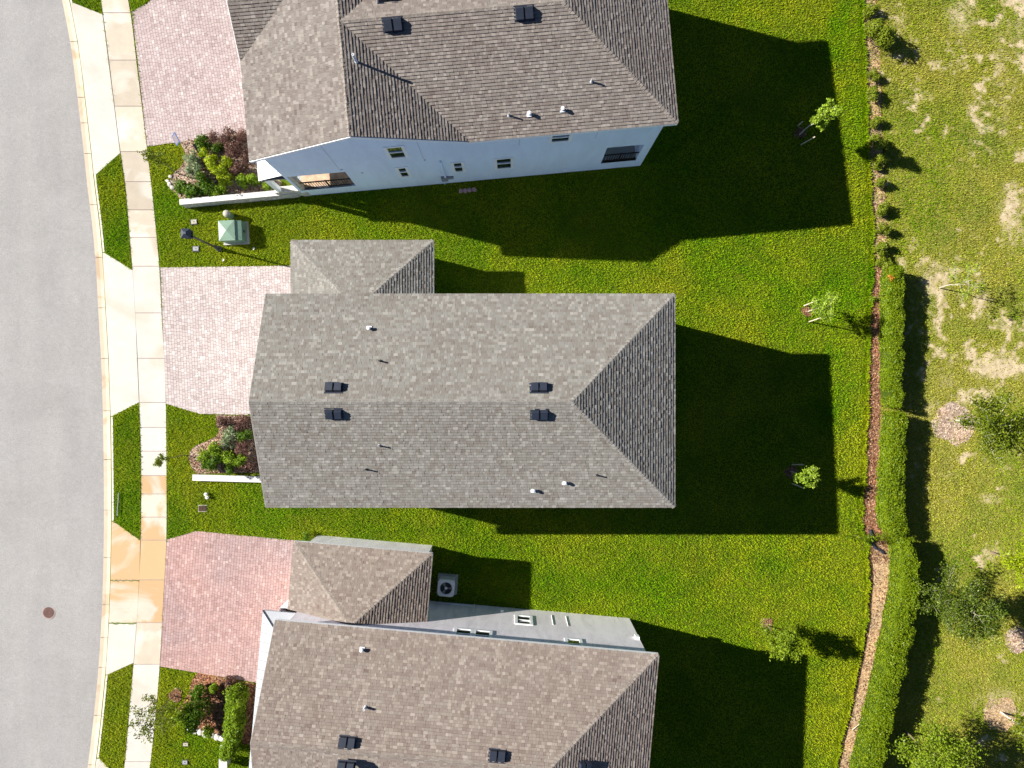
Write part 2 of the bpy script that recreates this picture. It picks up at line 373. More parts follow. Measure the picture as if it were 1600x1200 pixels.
walk_r = curve([(84, -420), (138, -250), (182, -100), (200, 0), (205, 20), (213, 95), (221.5, 162), (229.5, 230), (237, 290), (241, 330), (249.5, 417), (253, 497), (257, 560), (259.5, 632), (260.5, 737), (260.5, 845), (257.5, 900), (254, 962), (250, 1040), (244, 1112), (235, 1197), (217, 1320), (190, 1450), (150, 1620)])
def curb_b(y): return road_e(y) + 12.0
YS = list(range(-400, 1601, 25))
RD = -0.115

road = MB()
for a, b in zip(YS, YS[1:]):
    p, q = G(road_e(a) + 1, a, RD), G(road_e(b) + 1, b, RD)
    road.poly([(-160, p.y, gz(p.y) + RD), (-160, q.y, gz(q.y) + RD), q, p])
for (a, far) in ((YS[0], 140), (YS[-1], -140)):
    p = G(road_e(a) + 1, a, RD); pts = [(-160, p.y, p.z), p, (p.x - (12 if far > 0 else 8), far, gz(far) + RD), (-160, far, gz(far) + RD)]
    road.poly(ccw(pts))
tag(road.build('road', M['asphalt']), 'grey asphalt road curving along the left edge', kind='structure')

grd = MB()
for a, b in zip(YS, YS[1:]):
    p, q = G(curb_b(a) - 1, a), G(curb_b(b) - 1, b)
    m1, m2 = Vector((17.0, p.y, p.z)), Vector((17.0, q.y, q.z)); e1, e2 = (160, p.y, p.z), (160, q.y, q.z)
    grd.poly([p, q, m2, m1]); grd.poly([m1, m2, e2, e1])
for (a, far) in ((YS[0], 140), (YS[-1], -140)):
    p = G(curb_b(a) - 1, a); grd.poly(ccw([(160, p.y, p.z), p, (p.x - (12 if far > 0 else 8), far, gz(far)), (160, far, gz(far))]))
tag(grd.build('ground', M['turf']), 'turf covered ground of the house lots', kind='structure')

# ---- sidewalk slabs
rng = random.Random(5)
def quadstrip(mb, fa, fb, y0, y1, gap, dz, drop, n=3):
    g = gap * 32
    ys = [y0 + g / 2 + (y1 - y0 - g) * i / n for i in range(n + 1)]
    top = [G(fa(y) + 0.3, y, dz) for y in ys] + [G(fb(y) - 0.3, y, dz) for y in reversed(ys)]
    mb.prism(ccw(top), drop)
sw = MB()
for a, b in zip(YS, YS[1:]):
    sw.poly(ccw([G(walk_l(a), a, 0.002), G(walk_l(b), b, 0.002), G(walk_r(b), b, 0.002), G(walk_r(a), a, 0.002)]))
sidewalk = tag(sw.build('sidewalk', M['joint_sand']), 'concrete sidewalk of square slabs along the front lawns', kind='structure')
joints = [-400, -330, -260, -190, -120, -50, 20, 94, 166, 237, 284, 328, 371, 416, 489, 560, 629, 668, 705, 743, 772, 808, 844, 906, 973, 1038, 1112, 1190, 1262, 1335, 1410, 1480, 1550]
for a, b in zip(joints, joints[1:]):
    mb = MB(); quadstrip(mb, walk_l, walk_r, a, b, 0.035, 0.022 + rng.uniform(0, 0.006), 0.06)
    pale = 416 <= a < 743
    mat = M['rust'] if 743 <= a < 950 else (M['apron'] if pale or a >= 1038 else M['walk'])
    c = G((walk_l(a) + walk_r(a)) / 2, (a + b) / 2); s = mb.build('slab', mat, sidewalk)

# ---- curb and gutter sections
cb = MB()
for a, b in zip(YS, YS[1:]):
    cb.poly(ccw([G(road_e(a), a, -0.17), G(road_e(b), b, -0.17), G(curb_b(b) + 3, b, -0.17), G(curb_b(a) + 3, a, -0.17)]))
curb = tag(cb.build('curb', M['joint_sand']), 'tan concrete gutter and curb along the road', kind='structure')
cj = [-400, -320, -240, -160, -80, -10, 65, 152, 192, 240, 320, 402, 481, 560, 642, 718, 797, 871, 945, 996, 1043, 1118, 1195, 1275, 1355, 1435, 1515, 1595]
prof = [(0.0, -0.110), (6.0, -0.098), (9.5, -0.055), (12.0, -0.004)]
for a, b in zip(cj, cj[1:]):
    mb = MB(); n = 3; ys = [a + 0.4 + (b - a - 0.8) * i / n for i in range(n + 1)]
    for y0, y1 in zip(ys, ys[1:]):
        for (o0, z0), (o1, z1) in zip(prof, prof[1:]):
            mb.poly([G(road_e(y0) + o0, y0, z0), G(road_e(y1) + o0, y1, z0), G(road_e(y1) + o1, y1, z1), G(road_e(y0) + o1, y0, z1)])
    for y, fl in ((ys[0], 0), (ys[-1], 1)):
        mb.poly([G(road_e(y) + o, y, z) for o, z in (prof + [(12, -0.16), (0, -0.16)])])
    mb.build('curb_section', M['curb'], curb)

# ---- verges (grass) and driveway aprons (concrete)
VERGES = [[(114, -40), (160, -40), (160, 21), (115, 4)],
          [(188.5, 240), (207, 421), (164, 394), (152, 272)],
          [(217.5, 630), (221, 690), (220.5, 745), (219, 843), (179, 814), (176.5, 720), (176, 651)],
          [(208.5, 1037), (202, 1112), (194, 1200), (172, 1201), (155.5, 1184), (163, 1120), (168.5, 1055)]]
APRONS = [('apron', [(112, 5), (114.5, 4.5), (160, 22.5), (187.5, 239), (150, 272.5), (curb_b(272), 272), (curb_b(237), 237), (curb_b(187), 187), (curb_b(125), 125), (curb_b(65), 65), (curb_b(6), 6)]),
          ('apron', [(163, 395), (207, 422.5), (211.5, 497), (217, 628.5), (175.5, 650), (curb_b(650), 650), (curb_b(560), 560), (curb_b(497), 497), (curb_b(395), 395)]),
          ('rust', [(178.5, 815.5), (219, 844.5), (217.5, 906), (curb_b(906), 906), (curb_b(850), 850), (curb_b(815), 815)]),
          ('rust', [(217, 907.5), (215, 950), (213.3, 973), (curb_b(973), 973), (curb_b(907.5), 907.5)]),
          ('apron', [(213, 974.5), (208.5, 1035.5), (168, 1054), (curb_b(1054), 1054), (curb_b(974.5), 974.5)]),
          ('apron', [(155, 1185), (172, 1202.5), (193, 1203), (180, 1290), (160, 1380), (curb_b(1380), 1380), (curb_b(1290), 1290), (curb_b(1186), 1186)]),
          ('apron', [(110, -45), (158, -45), (140, -100), (105, -200), (curb_b(-200), -200), (curb_b(-100), -100), (curb_b(-45), -45)])]
ap = MB(); ap.prism(ccw(gpoly([(178, 816), (218, 843), (215, 972), (176, 972)], 0.003)), 0.02)
for mname, px in APRONS[:0]: pass
apron_root = tag(ap.build('driveway_apron', M['joint_sand']), 'pale concrete driveway aprons between sidewalk and road', kind='structure')
for mname, px in APRONS:
    mb = MB(); mb.prism(ccw(gpoly(px, 0.016)), 0.05); mb.build('slab', M[mname], apron_root)
for vi, (ya, yb) in enumerate(((-40, 6), (272, 394), (651, 814), (1055, 1184))):
    k = max(1, round((yb - ya) / 80))
    for i in range(k):
        mb = MB(); quadstrip(mb, lambda y: curb_b(y) + 0.1, lambda y: curb_b(y) + 3.6, ya + (yb - ya) * i / k, ya + (yb - ya) * (i + 1) / k, 0.02, 0.022, 0.15)
        mb.build('curb_top', M['curb_top'], curb)

# ---- paver driveways
DRIVES = [('paver_a', 9, [(206.5, 18), (233, 3), (330, -120), (445, -120), (445, 199), (230.5, 229)], 'pink paver driveway of the topmost house'),
          ('paver_b', 1.5, [(251, 418), (470, 415), (470, 650), (312, 646.5), (260, 631)], 'pale pink paver driveway of the middle house'),
          ('paver_c', -5.5, [(261, 843), (307, 829.5), (478, 846), (478, 1076), (398, 1066), (250.5, 1041)], 'red pink paver driveway of the lowest house')]
def pavers(mname, deg, px, label, seed):
    r = random.Random(seed)
    base = ccw(gpoly(px, 0.006)); b = MB(); b.poly(base)
    root = tag(b.build('driveway', M['joint_sand']), label, kind='structure')
    a = math.radians(deg); c, s = math.cos(a), math.sin(a)
    loc = [(p.x * c + p.y * s, -p.x * s + p.y * c) for p in base]
    u0, u1 = min(p[0] for p in loc), max(p[0] for p in loc); v0, v1 = min(p[1] for p in loc), max(p[1] for p in loc)
    mb = MB(); cw = 0.135; g = 0.0048; u = u0; row = 0
    while u < u1:
        v = v0 - r.random() * 0.2; w = cw
        while v < v1:
            L = r.choice((0.135, 0.17, 0.20))
            q = clip([(u + g, v + g), (u + w - g, v + g), (u + w - g, v + L - g), (u + g, v + L - g)], loc)
            if len(q) > 2 and area2(q) > 0.002:
                dz = 0.030 + r.uniform(-0.003, 0.003); tx, ty = r.uniform(-.012, .012), r.uniform(-.012, .012)
                uc, vc = q[0]
                top = []
                for (x, y) in q:
                    X, Y = x * c - y * s, x * s + y * c
                    top.append((X, Y, gz(Y) + dz + (x - uc) * tx + (y - vc) * ty))
                n = len(mb.v); k = len(top); t = min(1, max(0, r.gauss(0.5, 0.22)))
                mb.v += top + [(p[0], p[1], p[2] - 0.028) for p in top]
                mb.f.append(tuple(range(n, n + k))); mb.t.append(t)
                for i in range(k):
                    mb.f.append((n + i, n + k + i, n + k + (i + 1) % k, n + (i + 1) % k)); mb.t.append(t)
            v += L
        u += cw; row += 1
    tag(mb.build('pavers', M[mname], root, tint=True), kind='stuff')
for i, d in enumerate(DRIVES): pavers(*d, seed=i + 3)

# ------------------------------------------------------------------ houses
class House:
    def __init__(s, name, label, O, a, extra):
        s.O = O; s.a = a; s.c, s.s = math.cos(a), math.sin(a); s.oz = gz(O[1])
        s.root = empty(name, (O[0], O[1], s.oz), a); tag(s.root, label, 'house', 'houses in the row')
    def toL(s, p): 
        x, y = p[0] - s.O[0], p[1] - s.O[1]; return Vector((x * s.c + y * s.s, -x * s.s + y * s.c, p[2]))
    def toW(s, p): return Vector((s.O[0] + p[0] * s.c - p[1] * s.s, s.O[1] + p[0] * s.s + p[1] * s.c, p[2]))
    def part(s, mb, name, mat, parent=None, tint=False):
        return mb.build(name, M[mat], parent or s.root, off=(0, 0, s.oz), tint=tint)
    def hit(s, px, py, plane):
        """where the sight line of a photo point meets a roof plane, in house coordinates"""
        o = s.toL((0, 0, CAM_H)); d = s.toL(W(px, py, 0)) - o
        p0, p1, p2 = (Vector(q) for q in plane[:3]); n = (p1 - p0).cross(p2 - p0)
        return o + d * ((p0 - o).dot(n) / d.dot(n)), (n.normalized() if n.z > 0 else -n.normalized())
    def ground_px(s, x, y):
        w = s.toW((x, y, 0)); d = CAM_H - gz(w.y); return (800 + w.x / d * FPX, 600 - w.y / d * FPX)

EXPO = 0.122
def shingle_plane(mb, pts, r, deck):
    pts = [Vector(p) for p in pts]; deck.poly([p - Vector((0, 0, 0.012)) for p in pts])
    o = pts[0]; u = (pts[1] - pts[0]).normalized(); n = (pts[1] - pts[0]).cross(pts[2] - pts[0])
    for i in range(3, len(pts)): pass
    n.normalize(); v = n.cross(u)
    loc = [((p - o).dot(u), (p - o).dot(v)) for p in pts]
    umin, umax = min(p[0] for p in loc), max(p[0] for p in loc); vmax = max(p[1] for p in loc)
    j = 0; vv = -0.02
    loc = [(x, y if y > 0.001 else y - 0.02) for x, y in loc]
    while vv < vmax:
        x = umin - r.random() * 0.3; drift = r.uniform(-0.09, 0.09)
        while x < umax:
            w = r.choice((0.09, 0.11, 0.13, 0.16, 0.20)) * r.uniform(0.85, 1.15)
            q = clip([(x + 0.002, vv), (x + w - 0.002, vv), (x + w - 0.002, vv + EXPO + 0.03), (x + 0.002, vv + EXPO + 0.03)], loc)
            if len(q) > 2 and area2(q) > 0.0008:
                th = r.choice((0.025, 0.028, 0.032, 0.036)) + r.uniform(-.001, .001)
                t = min(1, max(0, r.gauss(0.42, 0.115) + drift * 0.35 + (0.28 if r.random() < 0.22 else 0.0)))
                k = len(q); nn = len(mb.v)
                top = [o + u * a + v * b + n * (th * (1 - (b - vv) / (EXPO + 0.03)) + 0.002) for a, b in q]
                bot = [o + u * a + v * b - n * 0.008 for a, b in q]
                mb.v += [tuple(p) for p in top] + [tuple(p) for p in bot]
                mb.f.append(tuple(range(nn, nn + k))); mb.t.append(t)
                for i in range(k):
                    if k == 4 and i == 2: continue
                    mb.f.append((nn + i, nn + k + i, nn + k + (i + 1) % k, nn + (i + 1) % k)); mb.t.append(t * 0.6)
            x += w
        vv += EXPO; j += 1
def cap_line(mb, A, B, n1, n2, r, w=0.12):
    """folded cap shingles laid from A (low end) up to B"""
    A, B, n1, n2 = Vector(A), Vector(B), Vector(n1), Vector(n2)
    d = B - A; L = d.length; d.normalize()
    s1 = d.cross(n1).normalized(); s2 = d.cross(n2).normalized()
    if s1.z > 0: s1 = -s1
    if s2.z > 0: s2 = -s2
    if abs(s1.z) < 1e-4 or s1.dot(s2) > 0.2: s2 = -s1 if s1.dot(s2) > 0.2 else s2
    up = Vector((0, 0, 1)); k = max(1, int(L / 0.15)); st = L / k
    for i in range(k):
        a = A + d * (i * st); b = A + d * min(L, (i + 1) * st + 0.03); t = r.random()
        ha, hb = 0.030, 0.012
        vs = [a + up * ha, a + s1 * w + up * ha * 0.9, b + s1 * w + up * hb, b + up * hb, a + s2 * w + up * ha * 0.9, b + s2 * w + up * hb,
              a + s1 * w - up * 0.01, a + s2 * w - up * 0.01]
        mb.add(vs, [(0, 1, 2, 3), (0, 3, 5, 4), (0, 4, 7, 6, 1)], t)
def normal(pl):
    n = (Vector(pl[1]) - Vector(pl[0])).cross(Vector(pl[2]) - Vector(pl[0])).normalized(); return n if n.z > 0 else -n

def wall(h, p0, p1, z0, z1, mat, ops=(), gable=None, depth=0.14, name='wall'):
    """vertical wall from p0 to p1 (plan, outside on the right hand), with openings [(s0,s1,za,zb)]"""
    p0, p1 = Vector((*p0, 0)), Vector((*p1, 0)); L = (p1 - p0).length; d = (p1 - p0) / L; out = Vector((d.y, -d.x, 0))
    P = lambda s, z, k=0.0: p0 + d * s + Vector((0, 0, z)) - out * k
    xs = sorted({0.0, L, *[o[0] for o in ops], *[o[1] for o in ops]}); zs = sorted({z0, z1, *[o[2] for o in ops], *[o[3] for o in ops]})
    mb = MB()
    for a, b in zip(xs, xs[1:]):
        for c, e in zip(zs, zs[1:]):
            m = ((a + b) / 2, (c + e) / 2)
            if any(o[0] < m[0] < o[1] and o[2] < m[1] < o[3] for o in ops): continue
            mb.poly([P(a, c), P(b, c), P(b, e), P(a, e)])
    for a, b, c, e in ops:
        mb.poly([P(a, c), P(a, c, depth), P(b, c, depth), P(b, c)]); mb.poly([P(a, e), P(b, e), P(b, e, depth), P(a, e, depth)])
        mb.poly([P(a, c), P(a, e), P(a, e, depth), P(a, c, depth)]); mb.poly([P(b, c), P(b, c, depth), P(b, e, depth), P(b, e)])
    if gable: mb.poly([P(0, z1), P(L, z1)] + [P(s, z) for s, z in gable])
    h.part(mb, name, mat)
    return P, d, out
def window(h, P, d, out, op, split='h'):
    a, b, c, e = op; f = 0.085; k = 0.03
    mb = MB()
    def bar(s0, s1, z0, z1, k0=-0.03, k1=0.11):
        mb.add([P(s0, z0, k0), P(s1, z0, k0), P(s1, z1, k0), P(s0, z1, k0), P(s0, z0, k1), P(s1, z0, k1), P(s1, z1, k1), P(s0, z1, k1)],
               [(0, 1, 2, 3), (7, 6, 5, 4), (0, 4, 5, 1), (1, 5, 6, 2), (2, 6, 7, 3), (3, 7, 4, 0)])
    e_ = 0.002
    bar(a - 0.05, a + f, c - 0.05, e + 0.05); bar(b - f, b + 0.05, c - 0.05, e + 0.05)
    bar(a + f + e_, b - f - e_, c - 0.05, c + f); bar(a + f + e_, b - f - e_, e - f, e + 0.05)
    m = (c + e) / 2; bar(a + f + e_, b - f - e_, m - 0.04, m + 0.04, -0.022, 0.10)
    w = h.part(mb, 'window', 'white_trim')
    for z0, z1, kk in ((c + f, m - 0.04, 0.0), (m + 0.04, e - f, 0.02)):
        g = MB(); g.poly([P(a + f, z0, kk), P(b - f, z0, kk), P(b - f, z1, kk), P(a + f, z1, kk)]); h.part(g, 'pane', 'glass', w)
    bk = MB(); bk.poly([P(a, c, 0.139), P(b, c, 0.139), P(b, e, 0.139), P(a, e, 0.139)]); h.part(bk, 'backing', 'ac_dark', w)
def fascia(h, roof, segs, z, hgt=0.17, mat='white_trim'):
    for (a, b) in segs:
        a, b = Vector((*a, 0)), Vector((*b, 0)); d = (b - a).normalized(); o = Vector((d.y, -d.x, 0))
        mb = MB(); q = [a - o * 0.03, b - o * 0.03, b + o * 0.025, a + o * 0.025]
        mb.prism(ccw([(p.x, p.y, z - 0.012) for p in q]), hgt); h.part(mb, 'fascia', mat, roof)
def rake(h, roof, A, B, out, mat='white_trim'):
    A, B, o = Vector(A), Vector(B), Vector(out); mb = MB()
    a0, a1, b0, b1 = A - o * 0.02, A + o * 0.03, B - o * 0.02, B + o * 0.03; dn = Vector((0, 0, 0.17)); t = Vector((0, 0, 0.014))
    mb.add([a0 - t, a1 - t, b1 - t, b0 - t, a0 - dn, a1 - dn, b1 - dn, b0 - dn], [(0, 1, 2, 3), (7, 6, 5, 4), (0, 4, 5, 1), (1, 5, 6, 2), (2, 6, 7, 3), (3, 7, 4, 0)])
    h.part(mb, 'rake_board', mat, roof)

def soffit(h, roof, polys, z):
    for p in polys:
        mb = MB(); mb.poly([(x, y, z) for x, y in p]); h.part(mb, 'soffit', 'white_trim', roof)

def roof_vent(h, px, py, plane, w=0.62, dp=0.38):
    p, n = h.hit(px, py, plane); u = Vector((1, 0, 0)); u = (u - n * u.dot(n)).normalized(); v = n.cross(u)
    mtx = Matrix((( u.x, v.x, n.x, p.x), (u.y, v.y, n.y, p.y), (u.z, v.z, n.z, p.z), (0, 0, 0, 1)))
    fl = MB(); fl.box(-w / 2 - 0.05, w / 2 + 0.05, -dp / 2 - 0.05, dp / 2 + 0.05, 0.004, 0.028, mtx); 
    root = h.part(fl, 'roof_vent', 'black')
    for sx in (-1, 1):
        x0, x1 = (-w / 2, -0.02) if sx < 0 else (0.02, w / 2)
        mb = MB(); hz = 0.20
        vs = [(x0, -dp / 2, 0.03), (x1, -dp / 2, 0.03), (x1, dp / 2, 0.03), (x0, dp / 2, 0.03),
              (x0 + 0.02, -dp / 2 + 0.03, hz * 0.86), (x1 - 0.01, -dp / 2 + 0.03, hz * 0.86), (x1 - 0.01, dp / 2 - 0.05, hz), (x0 + 0.02, dp / 2 - 0.05, hz)]
        mb.add([mtx @ Vector(q) for q in vs], [(3, 2, 1, 0), (4, 5, 6, 7), (0, 1, 5, 4), (1, 2, 6, 5), (2, 3, 7, 6), (3, 0, 4, 7)])
        h.part(mb, 'hood', 'black', root)
    sl = MB(); sl.box(-0.02, 0.02, -dp / 2 + 0.04, dp / 2 - 0.06, 0.03, 0.15, mtx); h.part(sl, 'divider', 'ac_dark', root)
def roof_pipe(h, px, py, plane, hgt=0.30, rad=0.035, mat='lead'):
    p, n = h.hit(px, py, plane)
    b = MB(); b.lathe([(0.065, -0.03), (0.055, 0.04), (rad + 0.010, 0.07)], p, 12); root = h.part(b, 'vent_pipe_boot', mat)
    t = MB(); t.lathe([(rad, 0.0), (rad, hgt), (rad * 0.7, hgt), (rad * 0.7, hgt - 0.05)], p, 12); h.part(t, 'pipe', mat, root)
def goose_vent(h, px, py, plane):
    p, n = h.hit(px, py, plane)
    b = MB(); b.box(-0.10, 0.10, -0.09, 0.09, -0.06, 0.03, Matrix.Translation(p)); root = h.part(b, 'exhaust_vent', 'pipe_white')
    t = MB(); t.lathe([(0.055, 0.02), (0.055, 0.15), (0.078, 0.16), (0.075, 0.21), (0.03, 0.23)], p, 14); h.part(t, 'cap', 'pipe_white', root)

def awning(h, x_out, x_in, y0, y1, z, hips):
    """lower standing seam metal roof over the garage front; hips = (at y0, at y1)"""
    rise = 0.40 * abs(x_in - x_out); w = abs(x_in - x_out)
    ya = y0 + (w if hips[0] else 0); yb = y1 - (w if hips[1] else 0)
    mb = MB(); mb.poly([(x_out, y1, z), (x_out, y0, z), (x_in, ya, z + rise), (x_in, yb, z + rise)])
    if hips[0]: mb.poly([(x_out, y0, z), (x_in, y0, z), (x_in, ya, z + rise)])
    if hips[1]: mb.poly([(x_in, y1, z), (x_out, y1, z), (x_in, yb, z + rise)])
    mb.poly([(x_out, y0, z - 0.12), (x_out, y1, z - 0.12), (x_in, y1, z - 0.12), (x_in, y0, z - 0.12)])
    for q in (((x_out, y0), (x_out, y1)), ((x_out, y1), (x_in, y1)), ((x_in, y0), (x_out, y0))):
        (ax, ay), (bx, by) = q; mb.poly([(ax, ay, z), (bx, by, z), (bx, by, z - 0.12), (ax, ay, z - 0.12)])
    root = h.part(mb, 'metal_roof', 'seam_metal')
    y = y0 + 0.2
    while y < y1 - 0.05:
        xe = x_in
        if hips[0] and y < ya: xe = x_out + (y - y0) * (1 if x_in > x_out else -1)
        if hips[1] and y > yb: xe = x_out + (y1 - y) * (1 if x_in > x_out else -1)
        if abs(xe - x_out) > 0.1:
            s = MB(); ze = z + 0.40 * abs(xe - x_out)
            s.add([(x_out, y - .018, z + .001), (x_out, y + .018, z + .001), (xe, y + .018, ze + .001), (xe, y - .018, ze + .001),
                   (x_out, y - .012, z + .045), (x_out, y + .012, z + .045), (xe, y + .012, ze + .045), (xe, y - .012, ze + .045)],
                  [(4, 5, 6, 7), (0, 4, 7, 3), (1, 2, 6, 5), (0, 1, 5, 4), (2, 3, 7, 6)]); h.part(s, 'seam', 'seam_metal', root)
        y += 0.42
    for q in hips and ([(0, y0, ya)] if hips[0] else []) + ([(1, y1, yb)] if hips[1] else []):
        s = MB(); s.tube((x_out, q[1], z + 0.02), (x_in, q[2], z + rise + 0.02), 0.03, n=6); h.part(s, 'hip_cap', 'black', root)
    return root
def garage_door(h, x, y0, y1, z0, z1):
    f = MB(); f.box(x - 0.03, x + 0.05, y0 - 0.1, y1 + 0.1, z0, z1 + 0.1); root = h.part(f, 'garage_door', 'white_trim')
    for r_ in range(4):
        for c_ in range(max(2, round((y1 - y0) / 0.9))):
            k = max(2, round((y1 - y0) / 0.9)); a = y0 + (y1 - y0) * c_ / k; b = y0 + (y1 - y0) * (c_ + 1) / k
            za = z0 + (z1 - z0) * r_ / 4; zb = z0 + (z1 - z0) * (r_ + 1) / 4
            m = MB(); m.box(x - 0.055, x - 0.032, a + 0.03, b - 0.03, za + 0.03, zb - 0.03); h.part(m, 'panel', 'garage', root)

def rect_house(h, xl, xr, w, ze, rise, floor, base, wing, shing, wallmat, ops_top=(), ops_bot=(), seed=1):
    """gable at the street end (xl), hip at the garden end (xr), side wing toward +y"""
    r = random.Random(seed); zr = ze + rise; hx = xr - w
    up = [(xr, w, ze), (xl, w, ze), (xl, 0, zr), (hx, 0, zr)]; dn = [(xl, -w, ze), (xr, -w, ze), (hx, 0, zr), (xl, 0, zr)]; hip = [(xr, -w, ze), (xr, w, ze), (hx, 0, zr)]
    deck = MB(); sh = MB()
    for pl in (up, dn, hip): shingle_plane(sh, pl, r, deck)
    roof = h.part(deck, 'roof', 'deck')
    soffit(h, roof, [[(xl, w), (xl, w - .31), (xr, w - .31), (xr, w)], [(xl, -w), (xr, -w), (xr, -w + .31), (xl, -w + .31)], [(xr - .31, -w + .311), (xr, -w + .311), (xr, w - .311), (xr - .31, w - .311)]], ze - 0.165)
    tag(h.part(sh, 'shingles', shing, roof, tint=True), kind='stuff')
    cp = MB(); cap_line(cp, (xl, 0, zr), (hx, 0, zr), normal(up), normal(dn), r)
    cap_line(cp, (xr, w, ze), (hx, 0, zr), normal(up), normal(hip), r); cap_line(cp, (xr, -w, ze), (hx, 0, zr), normal(dn), normal(hip), r)
    tag(h.part(cp, 'ridge_caps', 'shingle_cap' if shing == 'shingle_grey' else 'shingle_cap_tan', roof, tint=True), kind='stuff')
    fascia(h, roof, [((xr, -w), (xr, w)), ((xr, w), (xl, w)), ((xl, -w), (xr, -w))], ze, 0.17, 'taupe_trim' if shing == 'shingle_grey' else 'white_trim')
    rake(h, roof, (xl, w, ze), (xl, 0, zr), (-1, 0, 0), 'taupe_trim'); rake(h, roof, (xl, 0, zr), (xl, -w, ze), (-1, 0, 0), 'taupe_trim')
    i = 0.3; xw0, xw1, yw = xl + i, xr - i, w - i; zt = ze - 0.16
    P, d, o = wall(h, (xw1, yw), (xw0, yw), base, zt, wallmat, [(xw1 - b, xw1 - a, c, e) for a, b, c, e in ops_top])
    for a, b, c, e in ops_top: window(h, P, d, o, (xw1 - b, xw1 - a, c, e))
    P, d, o = wall(h, (xw0, -yw), (xw1, -yw), base, zt, wallmat, [(a - xw0, b - xw0, c, e) for a, b, c, e in ops_bot])
    for a, b, c, e in ops_bot: window(h, P, d, o, (a - xw0, b - xw0, c, e))
    k = rise / w
    fo = [(2.0, 3.6, floor + 3.6, floor + 4.9)]
    P, d, o = wall(h, (xw0, yw), (xw0, -yw), base, zt, wallmat, fo, gable=[(2 * yw, ze + k * i - 0.03), (yw, zr - 0.03), (0, ze + k * i - 0.03)])
    window(h, P, d, o, fo[0])
    ro = [(1.5, 3.2, floor + 0.7, floor + 2.1), (4.6, 6.4, floor + 0.02, floor + 2.1), (2.8, 4.2, floor + 3.6, floor + 4.8)]
    P, d, o = wall(h, (xw1, -yw), (xw1, yw), base, zt, wallmat, ro)
    for q in ro: window(h, P, d, o, q)
    # projecting ground-floor garage front under a metal roof
    xg = xl - 0.62; g = MB(); ya, yb = -yw + 2.6, yw - 0.02; za = floor + 2.75
    for a, b in (((xw0 - 0.01, yb), (xg, yb)), ((xg, yb), (xg, ya)), ((xg, ya), (xw0 - 0.01, ya))):
        g.poly([(a[0], a[1], base), (b[0], b[1], base), (b[0], b[1], za), (a[0], a[1], za)])
    h.part(g, 'garage_wall', wallmat); garage_door(h, xg - 0.01, ya + 0.5, yb - 0.5, floor, floor + 2.15)
    awning(h, xl - (1.02 if shing == 'shingle_grey' else 1.36), xw0, -yw + 0.3, yw - (0.35 if shing == 'shingle_grey' else 0.2), za, (True, True))
    dm = MB(); dm.box(xw0 - 0.05, xw0 + 0.02, -yw + 1.1, -yw + 2.0, floor, floor + 2.1); h.part(dm, 'front_door', 'wood_door')
    # side wing
    wx0, wx1, wy, wz = wing; hw = (wx1 - wx0) / 2; xm = (wx0 + wx1) / 2; rr = 0.42
    yap = wy - hw; yin = yw + 0.005
    if yap > yin: f1 = [(wx1, wy, wz), (wx0, wy, wz), (xm, yap, wz + hw * rr)]
    else:
        t = wy - yin; f1 = [(wx1, wy, wz), (wx0, wy, wz), (wx0 + t, yin, wz + t * rr), (wx1 - t, yin, wz + t * rr)]
    t = min(hw, wy - yin)
    fl = [(wx0, wy, wz), (wx0, yin, wz), (wx0 + t, yin, wz + t * rr)]; fr = [(wx1, yin, wz), (wx1, wy, wz), (wx1 - t, yin, wz + t * rr)]
    deck = MB(); sh = MB()
    for pl in (f1, fl, fr): shingle_plane(sh, pl, r, deck)
    deck.poly([(wx0, yin, wz - 0.16), (wx0, wy, wz - 0.16), (wx1, wy, wz - 0.16), (wx1, yin, wz - 0.16)])
    wr = h.part(deck, 'wing_roof', 'deck'); tag(h.part(sh, 'shingles', shing, wr, tint=True), kind='stuff')
    cp = MB(); cap_line(cp, (wx0, wy, wz), (wx0 + t, yin, wz + t * rr), normal(f1), normal(fl), r); cap_line(cp, (wx1, wy, wz), (wx1 - t, yin, wz + t * rr), normal(f1), normal(fr), r)
    tag(h.part(cp, 'ridge_caps', 'shingle_cap' if shing == 'shingle_grey' else 'shingle_cap_tan', wr, tint=True), kind='stuff')
    fascia(h, wr, [((wx1, yin + 0.02), (wx1, wy)), ((wx1, wy), (wx0, wy)), ((wx0, wy), (wx0, yin + 0.02))], wz)
    g = MB()
    for a, b in (((wx1 - i, yin), (wx1 - i, wy - i)), ((wx1 - i, wy - i), (wx0 + i, wy - i)), ((wx0 + i, wy - i), (wx0 + i, yin))):
        g.poly([(a[0], a[1], base), (b[0], b[1], base), (b[0], b[1], wz - 0.15), (a[0], a[1], wz - 0.15)])
    h.part(g, 'wing_wall', wallmat); garage_door(h, wx0 + i - 0.02, yin + 0.2, wy - i - 0.25, floor, floor + 2.1)
    return up, dn, hip

A51 = math.radians(5.1)
